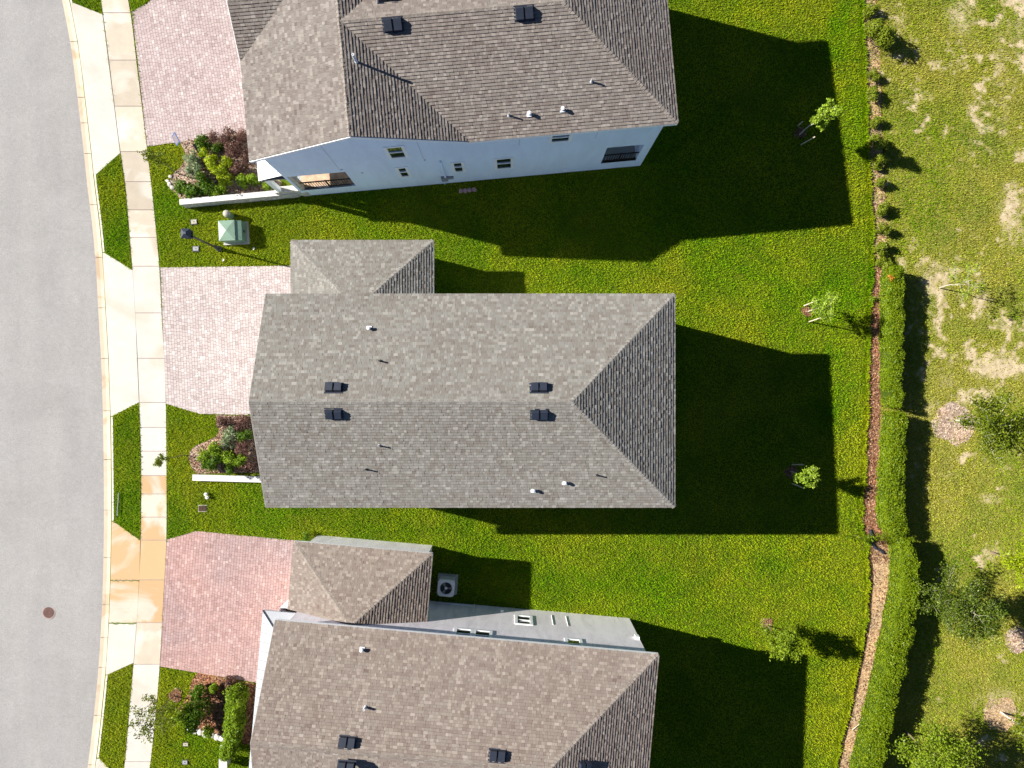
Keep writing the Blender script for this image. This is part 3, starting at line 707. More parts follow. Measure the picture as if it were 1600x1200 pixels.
# --- middle house
HC = House('house', 'middle house under one long grey shingle roof with a garage wing', (-1.7, -0.675), 0.0, None)
cu, cd, ch = rect_house(HC, -8.3, 8.3, 4.315, 5.9, 1.85, 0.40, -0.9, (-8.17, -1.82, 7.085, 2.95), 'shingle_grey', 'stucco_white',
    [(2.0, 2.9, 1.2, 2.5), (5.5, 6.9, 1.2, 2.5), (1.0, 2.4, 4.0, 5.2), (6.0, 7.0, 4.2, 5.2)], [(-5.0, -4.0, 1.2, 2.5), (-1.0, 0.5, 1.2, 2.5), (3.5, 5.0, 1.2, 2.5), (-3.0, -1.6, 4.0, 5.2), (2.5, 3.9, 4.0, 5.2)], seed=11)
for px, py, pl in ((522, 606, cu), (522, 646, cd), (842, 606, cu), (843, 647, cd)): roof_vent(HC, px, py, pl)
for px, py, pl in ((594, 564, cu), (593, 696, cd), (572, 733, cd), (931, 742, cd)): roof_pipe(HC, px, py, pl, 0.26, 0.032, 'pipe_dark' if px != 593 else 'lead')
for px, py, pl in ((577, 513, cu), (833, 766, cd), (882, 754, cd)): goose_vent(HC, px, py, pl)
# --- lowest house
corL = W(1029, 1023, 5.0); uL = Vector((math.cos(-A51), math.sin(-A51))); vL = Vector((-uL.y, uL.x))
HL = House('house', 'lowest house, tan shingle roof over a pale grey stucco side wall', (corL.x - 8.25 * uL.x - 4.3 * vL.x, corL.y - 8.25 * uL.y - 4.3 * vL.y), -A51, None)
lu, ld, lh = rect_house(HL, -7.86, 8.25, 4.3, 5.0, 1.76, -0.30, -2.0, (-8.03, -1.77, 7.07, 2.6), 'shingle_tan', 'stucco_grey',
    [(2.3, 3.05, 0.58, 1.82), (-0.40, 0.36, 3.15, 4.35), (0.44, 1.20, 3.15, 4.35), (4.50, 5.18, 3.2, 4.4)], [(-3.0, -1.6, 0.6, 1.8), (2.5, 3.9, 0.6, 1.8)], seed=23)
for px, py, pl in ((543, 1160, lu), (777, 1181, lu), (541, 1199, lu)): roof_vent(HL, px, py, pl, 0.62, 0.42)
roof_vent(HL, 912, 1200, lh, 0.5, 0.6)
goose_vent(HL, 566, 1014, lu); roof_pipe(HL, 571, 1104, lu, 0.30, 0.045, 'pipe_white')
mb = MB(); mb.box(7.74, 7.92, 4.0, 4.12, 2.15, 2.5); HL.part(mb, 'wall_light', 'white_trim')
mb = MB(); mb.box(1.55, 1.70, 4.0, 4.10, 0.15, 0.35); HL.part(mb, 'wall_vent', 'white_trim')
for x in (4.05, 4.75):
    mb = MB(); mb.tube((x, 4.008, 0.1), (x, 4.008, 1.5), 0.016, n=6); HL.part(mb, 'conduit', 'stucco_grey')
mb = MB(); mb.box(-1.6, 0.3, 4.0, 4.03, -0.30, -0.2); mb.tube((0.25, 4.06, -0.3), (0.25, 4.06, 0.8), 0.03, n=6); HL.part(mb, 'refrigerant_line', 'white_trim')

# --- topmost house
corU = W(1059, 192, 6.9); uU = Vector((math.cos(A51), math.sin(A51))); vU = Vector((-uU.y, uU.x))
HU = House('house', 'topmost house with blue white side wall and cross gable roof', (corU.x - 8.4 * uU.x + 4.26 * vU.x, corU.y - 8.4 * uU.y + 4.26 * vU.y), A51, None)
def topmost(h):
    r = random.Random(31); w, ze, zr = 4.26, 6.9, 8.6; xl, xm, xv, xr = -8.45, -4.12, 0.2, 8.4; hx = 4.14
    k = (zr - ze) / (xm - xl)
    gy, gh = 1.55, 1.90; s = 0.46; gz_ = ze + gh * s; xe = xl + gh * s / k     # small street gable
    dn = [(xv, -w, ze), (xr, -w, ze), (hx, 0, zr), (xm, 0, zr)]; up = [(xr, w, ze), (xv, w, ze), (xm, 0, zr), (hx, 0, zr)]
    hip = [(xr, -w, ze), (xr, w, ze), (hx, 0, zr)]
    rb = [(xm, -w, zr), (xv, -w, ze), (xm, 0, zr)]; rb = [(xv, -w, ze), (xv, -w, ze), (xm, 0, zr)]
    pr = [Vector(p) for p in ((xv, -w, ze), (xm, 0, zr), (xm, -w, zr))]
    deck = MB(); sh = MB()
    for pl in (dn, up, hip): shingle_plane(sh, pl, r, deck)
    def free_plane(pts, u):
        """plane whose courses run along u although no edge of it does"""
        pts = [Vector(p) for p in pts]; deck.poly([p - Vector((0, 0, 0.012)) for p in pts])
        n = normal(pts); u = Vector(u).normalized(); v = n.cross(u); lo = min(p.dot(v) for p in pts); us = [p.dot(u) for p in pts]
        tmp = MB(); o = pts[0] + v * (lo - pts[0].dot(v))
        d2 = MB(); cl = [((p - o).dot(u), (p - o).dot(v)) for p in pts]
        if area2(cl) < 0: cl.reverse()
        um, ux = min(c[0] for c in cl), max(c[0] for c in cl); vv = 0.0; vm = max(c[1] for c in cl)
        while vv < vm:
            x = um - r.random() * 0.3
            while x < ux:
                wd = r.choice((0.09, 0.11, 0.13, 0.16, 0.20)) * r.uniform(0.85, 1.15); q = clip([(x + .002, vv), (x + wd - .002, vv), (x + wd - .002, vv + EXPO + .03), (x + .002, vv + EXPO + .03)], cl)
                if len(q) > 2 and area2(q) > 0.0008:
                    th = r.choice((0.025, 0.028, 0.032, 0.036)); t = min(1, max(0, r.gauss(0.42, 0.13) + (0.28 if r.random() < 0.22 else 0.0))); kk = len(q); nn = len(sh.v)
                    sh.v += [tuple(o + u * a + v * b + n * (th * (1 - (b - vv) / (EXPO + .03)) + .002)) for a, b in q] + [tuple(o + u * a + v * b - n * .008) for a, b in q]
                    sh.f.append(tuple(range(nn, nn + kk))); sh.t.append(t)
                    for i in range(kk): sh.f.append((nn + i, nn + kk + i, nn + kk + (i + 1) % kk, nn + (i + 1) % kk)); sh.t.append(t * 0.6)
                x += wd
            vv += EXPO
    free_plane([(xv, -w, ze), (xm, 0, zr), (xm, -w, zr)], (0, 1, 0)); free_plane([(xv, w, ze), (xm, w, zr), (xm, 0, zr)], (0, 1, 0))
    # street slope, cut round the small gable
    free_plane([(xl, -w, ze), (xm, -w, zr), (xm, gy - gh, zr), (xl, gy - gh, ze)], (0, -1, 0))
    free_plane([(xl, gy - gh, ze), (xm, gy - gh, zr), (xm, gy, zr), (xe, gy, gz_)], (0, -1, 0))
    free_plane([(xe, gy, gz_), (xm, gy, zr), (xm, gy + gh, zr), (xl, gy + gh, ze)], (0, -1, 0))
    free_plane([(xl, gy + gh, ze), (xm, gy + gh, zr), (xm, w, zr), (xl, w, ze)], (0, -1, 0))
    free_plane([(xl - 0.02, gy - gh, ze), (xe, gy, gz_), (xl - 0.02, gy, gz_)], (1, 0, 0)); free_plane([(xl - 0.02, gy + gh, ze), (xl - 0.02, gy, gz_), (xe, gy, gz_)], (-1, 0, 0))
    roof = h.part(deck, 'roof', 'deck')
    soffit(h, roof, [[(xv - .1, -w), (xr, -w), (xr, -w + .31), (xv - .1, -w + .31)], [(xv - .1, w), (xv - .1, w - .31), (xr, w - .31), (xr, w)], [(xr - .31, -w + .311), (xr, -w + .311), (xr, w - .311), (xr - .31, w - .311)], [(xl, -w), (xl + .31, -w), (xl + .31, gy - gh), (xl, gy - gh)]], ze - 0.165)
    tag(h.part(sh, 'shingles', 'shingle_taupe', roof, tint=True), kind='stuff')
    cp = MB(); nl = Vector((-k, 0, 1)).normalized(); nr = Vector((k, 0, 1)).normalized()
    cap_line(cp, (xm, -w, zr), (xm, w, zr), nl, nr, r); cap_line(cp, (xm, 0, zr), (hx, 0, zr), normal(dn), normal(up), r)
    cap_line(cp, (xr, -w, ze), (hx, 0, zr), normal(dn), normal(hip), r); cap_line(cp, (xr, w, ze), (hx, 0, zr), normal(up), normal(hip), r)
    cap_line(cp, (xl, gy, gz_), (xe, gy, gz_), Vector((0, -s, 1)).normalized(), Vector((0, s, 1)).normalized(), r)
    tag(h.part(cp, 'ridge_caps', 'shingle_cap_tan', roof, tint=True), kind='stuff')
    fascia(h, roof, [((xv, -w), (xr, -w)), ((xr, -w), (xr, w)), ((xr, w), (xv, w)), ((xl, gy - gh), (xl, -w)), ((xl, w), (xl, gy + gh))], ze)
    for yy, o in ((-w, (0, -1, 0)), (w, (0, 1, 0))):
        rake(h, roof, (xl, yy, ze), (xm, yy, zr), o); rake(h, roof, (xm, yy, zr), (xv, yy, ze), o)
    rake(h, roof, (xl - 0.02, gy - gh, ze), (xl - 0.02, gy, gz_), (-1, 0, 0)); rake(h, roof, (xl - 0.02, gy, gz_), (xl - 0.02, gy + gh, ze), (-1, 0, 0))
    i = 0.3; x0, x1, yw, zt, base = xl + i, xr - i, w - i, ze - 0.16, -0.6
    pw = 1.9                                                       # corner porch depth
    wins = [(-3.25, -2.50, 4.83, 6.22), (-3.23, -2.75, 2.12, 3.50), (-0.77, -0.27, 2.14, 3.52), (1.15, 1.93, 2.02, 3.52), (3.47, 4.34, 5.05, 6.05)]
    holes = [(-8.149, -5.45, 1.36, 3.56), (6.08, 7.72, 1.44, 3.65)]
    S_ = lambda o: (o[0] - x0, o[1] - x0, o[2], o[3])
    P, d, o = wall(h, (x0, -yw), (x1, -yw), base, zt, 'stucco_white', [S_(q) for q in wins] + [(0.001, -5.45 - x0, 1.36, 3.56), S_(holes[1])],
                   gable=[(xv - x0 - 0.1, ze - 0.02), (xm - x0, zr - 0.03), (0, ze + 0.02)])
    for q in wins: window(h, P, d, o, S_(q))
    wall(h, (x1, yw), (x0, yw), base, zt, 'stucco_white', gable=[(x1 - x0, ze + 0.02), (x1 - xm, zr - 0.03), (x1 - xv + 0.1, ze - 0.02)])
    ro = [(1.5, 3.2, 2.0, 3.4), (4.6, 6.4, 1.4, 3.5), (2.8, 4.2, 4.9, 6.1)]
    P2, d2, o2 = wall(h, (x1, -yw), (x1, yw), base, zt, 'stucco_white', ro)
    for q in ro: window(h, P2, d2, o2, q)
    wall(h, (x0, yw), (x0, -yw), base, zt, 'stucco_white', [(2 * yw - pw, 2 * yw - 0.001, 1.36, 3.56)], gable=[(2 * yw, ze + 0.0), (yw - gy + gh - 0.1, ze), (yw - gy, gz_ - 0.05), (yw - gy - gh + 0.1, ze), (0, ze)])
    # corner porch interior, floor, column and railing
    m = MB(); m.poly([(x0, -yw, 1.36), (-5.45, -yw, 1.36), (-5.45, -yw + pw, 1.36), (x0, -yw + pw, 1.36)]); h.part(m, 'porch_floor', 'paver_tan')
    m = MB(); m.poly([(-5.45, -yw + 0.14, 1.36), (-5.45, -yw + pw, 1.36), (-5.45, -yw + pw, 3.56), (-5.45, -yw + 0.14, 3.56)])
    m.poly([(x0 + 0.14, -yw + pw, 1.36), (-5.45, -yw + pw, 1.36), (-5.45, -yw + pw, 3.56), (x0 + 0.14, -yw + pw, 3.56)]); h.part(m, 'porch_wall', 'stucco_white')
    m = MB(); m.poly([(x0, -yw, 3.561), (x0, -yw + pw, 3.561), (-5.45, -yw + pw, 3.561), (-5.45, -yw, 3.561)]); h.part(m, 'porch_ceiling', 'white_trim')
    m = MB(); m.box(x0 - 0.02, x0 + 0.34, -yw - 0.02, -yw + 0.34, -0.4, 1.0); m.box(x0 + 0.03, x0 + 0.29, -yw + 0.03, -yw + 0.29, 1.0, 3.55); h.part(m, 'porch_column', 'stone')
    def rail(xa, xb, y, z0, z1):
        m = MB(); m.box(xa, xb, y - 0.025, y + 0.025, z1 - 0.05, z1); m.box(xa, xb, y - 0.02, y + 0.02, z0 + 0.06, z0 + 0.10); m.box((xa + xb) / 2 - .03, (xa + xb) / 2 + .03, y - .03, y + .03, z0, z1 + 0.03)
        root = h.part(m, 'railing', 'dark_rail'); n = int((xb - xa) / 0.115)
        for q in range(1, n):
            x = xa + (xb - xa) * q / n; b = MB(); b.box(x - 0.011, x + 0.011, y - 0.011, y + 0.011, z0 + 0.10, z1 - 0.05); h.part(b, 'baluster', 'dark_rail', root)
    rail(-8.149 + 0.33, -5.47, -yw + 0.07, 1.36, 2.33)
    # rear lanai niche
    m = MB(); m.poly([(6.08, -yw, 1.44), (7.72, -yw, 1.44), (7.72, -yw + 1.6, 1.44), (6.08, -yw + 1.6, 1.44)]); h.part(m, 'lanai_floor', 'grey_slab')
    m = MB(); z0, z1 = 1.44, 3.65
    m.poly([(6.08, -yw + 1.6, z0), (7.72, -yw + 1.6, z0), (7.72, -yw + 1.6, z1), (6.08, -yw + 1.6, z1)]); m.poly([(6.08, -yw + .14, z0), (6.08, -yw + 1.6, z0), (6.08, -yw + 1.6, z1), (6.08, -yw + .14, z1)])
    m.poly([(7.72, -yw + .14, z0), (7.72, -yw + .14, z1), (7.72, -yw + 1.6, z1), (7.72, -yw + 1.6, z0)]); m.poly([(6.08, -yw, z1 + .001), (7.72, -yw, z1 + .001), (7.72, -yw + 1.6, z1 + .001), (6.08, -yw + 1.6, z1 + .001)]); h.part(m, 'lanai_wall', 'stucco_white')
    rail(6.085, 7.715, -yw + 0.07, 1.44, 2.40)
    # street side
    xg = -8.75; g = MB(); ya, yb = -yw + pw + 0.05, yw; za = 3.30
    for a, b in (((x0 - .01, yb), (xg, yb)), ((xg, yb), (xg, ya)), ((xg, ya), (x0 - .01, ya))):
        g.poly([(a[0], a[1], base), (b[0], b[1], base), (b[0], b[1], za), (a[0], a[1], za)])
    h.part(g, 'garage_wall', 'stucco_white'); garage_door(h, xg - .01, ya + .5, yb - .5, 0.75, 3.0)
    awning(h, -9.35, x0, -yw + 0.02, yw, 3.3, (False, True))
    m = MB(); m.box(-9.3, -8.2, -yw + 0.02, -yw + 0.30, -0.3, 1.30); h.part(m, 'porch_step_wall', 'stone')
    m = MB(); m.box(-9.18, -8.98, -yw + 0.06, -yw + 0.26, 1.30, 3.18); h.part(m, 'awning_post', 'white_trim')
    # meter, conduit, vents
    m = MB(); m.box(-1.42, -1.12, -yw - 0.12, -yw, 1.15, 1.65); m.box(-1.12, -0.85, -yw - 0.08, -yw, 1.3, 1.55); h.part(m, 'meter_box', 'box_grey')
    m = MB(); m.tube((-1.22, -yw - 0.05, 1.6), (-1.22, -yw - 0.05, 3.95), 0.05, n=8); m.tube((-1.35, -yw - 0.05, 0.1), (-1.35, -yw - 0.05, 1.2), 0.025, n=6); h.part(m, 'conduit', 'stucco_white')
    m = MB(); m.box(4.3, 4.52, -yw - 0.08, -yw, 0.85, 1.08); h.part(m, 'dryer_vent', 'white_trim')
    m = MB(); m.tube((xv + 0.1, -w + 0.10, ze - 0.12), (xv - 0.65, -w + 0.10, ze + 0.02), 0.05, n=6); h.part(m, 'gutter_end', 'black')
    for (x, z) in ((-5.55, 3.9), (-1.9, 4.2), (-4.8, 3.2)):
        m = MB(); m.box(x, x + 0.08, -yw - 0.02, -yw, z, z + 0.06); h.part(m, 'wall_outlet', 'box_grey')
    for x, z0_, z1_ in ((-5.6, 3.7, 7.6), (-1.9, 4.4, 6.6), (2.2, 5.0, 6.7), (5.4, 5.0, 6.7)):
        m = MB(); m.box(x, x + 0.012, -yw - 0.003, -yw + 0.01, z0_, z1_); h.part(m, 'control_joint', 'box_grey')
    return dn, up, hip, [(xv, -w, ze), (xm, 0, zr), (xm, -w, zr)]
ud, uu, uh, ur = topmost(HU)
roof_vent(HU, 614, 39, ud, 0.68, 0.46); roof_vent(HU, 819, 21, ud, 0.66, 0.46); roof_vent(HU, 606, -2, uu, 0.68, 0.42)
roof_pipe(HU, 557, 97, ur, 0.62, 0.05, 'pipe_white'); roof_pipe(HU, 795, 181, ud, 0.30, 0.034); roof_pipe(HU, 924, 128, ud, 0.30, 0.036)
goose_vent(HU, 827, 179, ud); goose_vent(HU, 879, 172, ud)

# ------------------------------------------------------------------ beds, mulch strip, rings
def bed(name, px, mat, label, dz=0.02):
    mb = MB(); mb.prism(ccw(gpoly(px, dz)), 0.03); return tag(mb.build(name, M[mat]), label, kind='structure')
BED_U = [(281, 222), (300, 217), (330, 212), (388, 204), (398, 245), (440, 285), (436, 300), (292, 322), (272, 300), (262, 288), (270, 272), (283, 260), (291, 243)]
BED_C = [(337, 648), (392, 650), (412, 738), (308, 740), (299, 730), (295, 715), (297, 705), (306, 696), (322, 690), (337, 682), (342, 672)]
BED_L = [(310, 1050), (330, 1055), (400, 1068), (394, 1165), (350, 1152), (318, 1146), (290, 1132), (276, 1110), (285, 1100), (296, 1080), (300, 1062)]
bed('planting_bed', BED_U, 'mulch_pale', 'mulched planting bed before the topmost house'); bed('planting_bed', BED_C, 'mulch_pale', 'mulched planting bed before the middle house'); bed('planting_bed', BED_L, 'mulch', 'mulched planting bed before the lowest house')
STRIP = [(1345, -160), (1345, 0), (1350, 100), (1354, 230), (1359, 310), (1363, 400), (1358, 450), (1356, 550), (1353, 650), (1348, 740), (1344, 815), (1349, 840), (1358, 865), (1361, 900), (1356, 975), (1337, 1075), (1312, 1180), (1290, 1280), (1270, 1360),
         (1292, 1360), (1306, 1280), (1329, 1185), (1355, 1080), (1376, 980), (1390, 900), (1392, 865), (1378, 835), (1368, 800), (1374, 700), (1376, 640), (1378, 560), (1388, 450), (1389, 390), (1385, 300), (1379, 230), (1377, 100), (1369, 0), (1368, -160)]
def strip_sheet():
    left = STRIP[:19]; right = list(reversed(STRIP[19:])); mb = MB()
    la = np.array(left, float); ra = np.array(right, float)
    for y0 in range(-160, 1360, 20):
        y1 = y0 + 20; f = lambda y: (float(np.interp(y, la[:, 1], la[:, 0])) + 1.5 * math.sin(y * .13), float(np.interp(y, ra[:, 1], ra[:, 0])) + 2 * math.sin(y * .09 + 1))
        (a, b), (c, e) = f(y0), f(y1)
        mb.poly(ccw([G(a, y0, 0.013), G(b, y0, 0.013), G(e, y1, 0.013), G(c, y1, 0.013)]))
    return tag(mb.build('mulch_strip', M['strip']), 'strip of brown bark mulch along the hedges', kind='structure')
M['strip'] = M['mulch']
strip_sheet()
bed('soil_strip', [(1346, -160), (1347, 0), (1352, 100), (1356, 230), (1361, 310), (1365, 405), (1387, 405), (1384, 300), (1378, 230), (1376, 100), (1368, 0), (1367, -160)], 'field_tan', 'sandy soil strip under the small shrubs', 0.019)
bed('soil_strip', [(1352, 848), (1360, 870), (1362, 900), (1357, 975), (1338, 1075), (1313, 1180), (1291, 1280), (1271, 1360), (1292, 1360), (1306, 1280), (1329, 1185), (1355, 1080), (1376, 980), (1390, 900), (1390, 868), (1376, 846)], 'field_tan', 'bare soil strip beside the long lower hedge', 0.021)
bed('shaded_cut_edge', [(x - 4.5, y) for x, y in ((1352, 850), (1360, 872), (1362, 900), (1357, 975), (1338, 1075), (1313, 1180), (1291, 1280))] + [(x + 3.0, y) for x, y in ((1291, 1280), (1313, 1180), (1338, 1075), (1357, 975), (1362, 900), (1360, 872), (1352, 850))], 'hole', 'cut lawn edge with its shadow painted in, beside the soil strip', 0.026)  # flat dark band: cut soil with the lawn edge shadow painted in
RINGS = [(1250, 208, 9, 'hole'), (1261, 486, 9, 'mulch'), (1236, 738, 11, 'hole'), (1198, 975, 10, 'mulch_pale'), (275, 1086, 11, 'mulch_pale'), (1490, 660, 33, 'mulch_pale'), (1592, 1000, 22, 'mulch_pale'), (1563, 1117, 28, 'field_tan')]
for i, (x, y, rad, mt) in enumerate(RINGS):
    r = random.Random(i); px = []
    for k in range(20):
        t = 2 * math.pi * k / 20; q = rad * r.uniform(0.85, 1.12); px.append((x + math.cos(t) * q, y + math.sin(t) * q))
    bed('mulch_ring', px, mt, 'round patch of mulch at a tree foot', 0.017 if x < 1400 else 0.042)

# ------------------------------------------------------------------ open field with sandy bare patches
def vnoise(x, y, seed, scale, oct=4):
    out = np.zeros_like(x); amp = 1.0; tot = 0.0; rs = np.random.RandomState(seed)
    for o in range(oct):
        g = rs.rand(64, 64); fx, fy = x * scale, y * scale; ix, iy = np.floor(fx).astype(int), np.floor(fy).astype(int)
        tx, ty = fx - ix, fy - iy; tx = tx * tx * (3 - 2 * tx); ty = ty * ty * (3 - 2 * ty)
        a, b = g[ix % 64, iy % 64], g[(ix + 1) % 64, iy % 64]; c, d = g[ix % 64, (iy + 1) % 64], g[(ix + 1) % 64, (iy + 1) % 64]
        out += amp * ((a * (1 - tx) + b * tx) * (1 - ty) + (c * (1 - tx) + d * tx) * ty); tot += amp; amp *= 0.55; scale *= 2.1
    return out / tot
BLOBS = [(1462, 440, 34, 40, .9), (1556, 572, 44, 26, 1.0), (1580, 335, 26, 60, .8), (1500, 25, 30, 40, .65), (1560, 90, 16, 70, .6), (1590, 60, 20, 80, .5), (1455, 640, 30, 30, .5), (1500, 660, 50, 40, .5), (1525, 480, 30, 34, .45), (1548, 780, 30, 14, .55), (1545, 865, 24, 18, .7), (1400, 45, 14, 40, .55), (1530, 180, 18, 60, .45), (1570, 170, 12, 70, .5), (1500, 560, 40, 30, .45), (1530, 620, 50, 30, .5), (1475, 740, 30, 14, .4), (1560, 1090, 50, 24, .55), (1480, 600, 30, 50, .4), (1590, 230, 20, 40, .4)]
def sand_at(px, py):
    s = np.zeros_like(px)
    for x, y, a, b, k in BLOBS: s = np.maximum(s, k * np.exp(-(((px - x) / a) ** 2 + ((py - y) / b) ** 2)))
    n = vnoise(px + 300, py + 400, 3, 1 / 34.0, 5); n2 = vnoise(px + 900, py + 100, 8, 1 / 9.0, 4); n3 = vnoise(px + 500, py + 700, 12, 1 / 3.2, 2)
    dry = np.interp(py, [-200, 560, 660, 800, 900], [0.15, 0.17, 0.09, -0.04, -0.12]) + np.interp(px, [1400, 1600], [-0.08, 0.08])
    return np.clip(s * (0.0 + 1.35 * n2 + 0.5 * n3) * 0.86 + np.clip(n * n2 * 4.0 - 1.28 + dry, 0, 1) * (0.45 + 0.9 * n3), 0, 1)
def field_sheet():
    xs = np.arange(1366, 1860, 4.0); ys = np.arange(-180, 1384, 4.0); X, Y = np.meshgrid(xs, ys)
    P = X.ravel(), Y.ravel(); s = sand_at(*P)
    k = -(P[1] - 600) / FPX; Yw = k * CAM_H / (1 + k * SLOPE); Xw = (P[0] - 800) / FPX * (CAM_H - SLOPE * Yw)
    h = 0.006 + 0.03 * vnoise(P[0] + 50, P[1] + 400, 5, 1 / 25.0, 3); V = np.stack([Xw, Yw, SLOPE * Yw + h], 1)
    nx, ny = len(xs), len(ys); i = (np.arange(ny - 1)[:, None] * nx + np.arange(nx - 1)[None, :]).ravel()
    # keep the field right of the planting strip
    la = np.array([(1366, -180), (1370, 0), (1378, 150), (1384, 300), (1390, 400), (1386, 460), (1376, 640), (1370, 800), (1385, 850), (1396, 900), (1384, 980), (1366, 1080), (1366, 1400)])
    keep = P[0][i] >= np.interp(P[1][i], la[:, 1], la[:, 0]) - 3; i = i[keep]
    Fc = np.stack([i + nx, i + nx + 1, i + 1, i], 1)
    me = bpy.data.meshes.new('field'); me.from_pydata(V.tolist(), [], Fc.tolist())
    a = me.attributes.new('sand', 'FLOAT', 'POINT'); a.data.foreach_set('value', s.astype(np.float32))
    me.polygons.foreach_set('use_smooth', [True] * len(me.polygons)); me.update()
    tag(link('field', me, None, M['field']), 'open field with patchy grass and bare sand', kind='structure')
field_sheet()

# ------------------------------------------------------------------ grass blades
def foot(h, pts): return [h.ground_px(x, y) for x, y in pts]
OUT = [foot(HC, [(-8.9, -1.5), (-8.9, 4.1), (-7.9, 4.1), (-7.9, 6.8), (-2.1, 6.8), (-2.1, 4.05), (8.02, 4.05), (8.02, -4.05), (-8.0, -4.05), (-8.0, -1.5)]),
       foot(HL, [(-8.5, -1.5), (-8.5, 4.1), (-7.75, 4.1), (-7.75, 6.8), (-2.05, 6.8), (-2.05, 4.03), (7.97, 4.03), (7.97, -4.03), (-7.6, -4.03), (-7.6, -1.5)]),
       foot(HU, [(-9.3, -4.0), (8.12, -4.0), (8.12, 4.0), (-9.3, 4.0)])]
ys_ = list(range(-170, 1380, 15))
OUT.append([(-400, -170), (curb_b(-170), -170)] + [(curb_b(y) + 4.0, y) for y in ys_] + [(-400, 1370)])
OUT.append([(walk_l(y) - 0.6, y) for y in ys_] + [(walk_r(y) + 0.4, y) for y in reversed(ys_)])
OUT += [px for _, px in APRONS] + [d[2] for d in DRIVES] + [BED_U, BED_C, BED_L]
RINGP = [[(x + math.cos(t) * r * (0.84 + 0.13 * math.sin(3 * t + x) + 0.08 * math.sin(7 * t + y)), y + math.sin(t) * r * (0.84 + 0.13 * math.sin(3 * t + x) + 0.08 * math.sin(7 * t + y))) for t in np.linspace(0, 6.2, 28)] for x, y, r, _ in RINGS]
OUT += RINGP
OUT += [[(344, 345), (384, 345), (384, 378), (344, 378)], [(286, 316), (475, 288), (475, 302), (290, 330)], [(303, 738), (412, 738), (412, 754), (303, 752)]]
def blades(P, rs, lmin, lmax, wmin, wmax):
    n = len(P); k = -(P[:, 1] - 600) / FPX; Y = k * CAM_H / (1 + k * SLOPE); X = (P[:, 0] - 800) / FPX * (CAM_H - SLOPE * Y); Z = SLOPE * Y
    yaw = rs.rand(n) * 2 * np.pi; lean = np.radians(rs.uniform(6, 66, n)); L = rs.uniform(lmin, lmax, n); w = rs.uniform(wmin, wmax, n) / 2
    c, s = np.cos(yaw), np.sin(yaw); B = np.stack([X, Y, Z], 1)
    side = np.stack([-s, c, np.zeros(n)], 1) * w[:, None]; tip = np.stack([c * np.sin(lean), s * np.sin(lean), np.cos(lean)], 1) * L[:, None]
    mid = B + tip * 0.55 + np.stack([np.zeros(n), np.zeros(n), L * 0.10], 1)
    return np.stack([B, mid + side, B + tip, mid - side], 1)
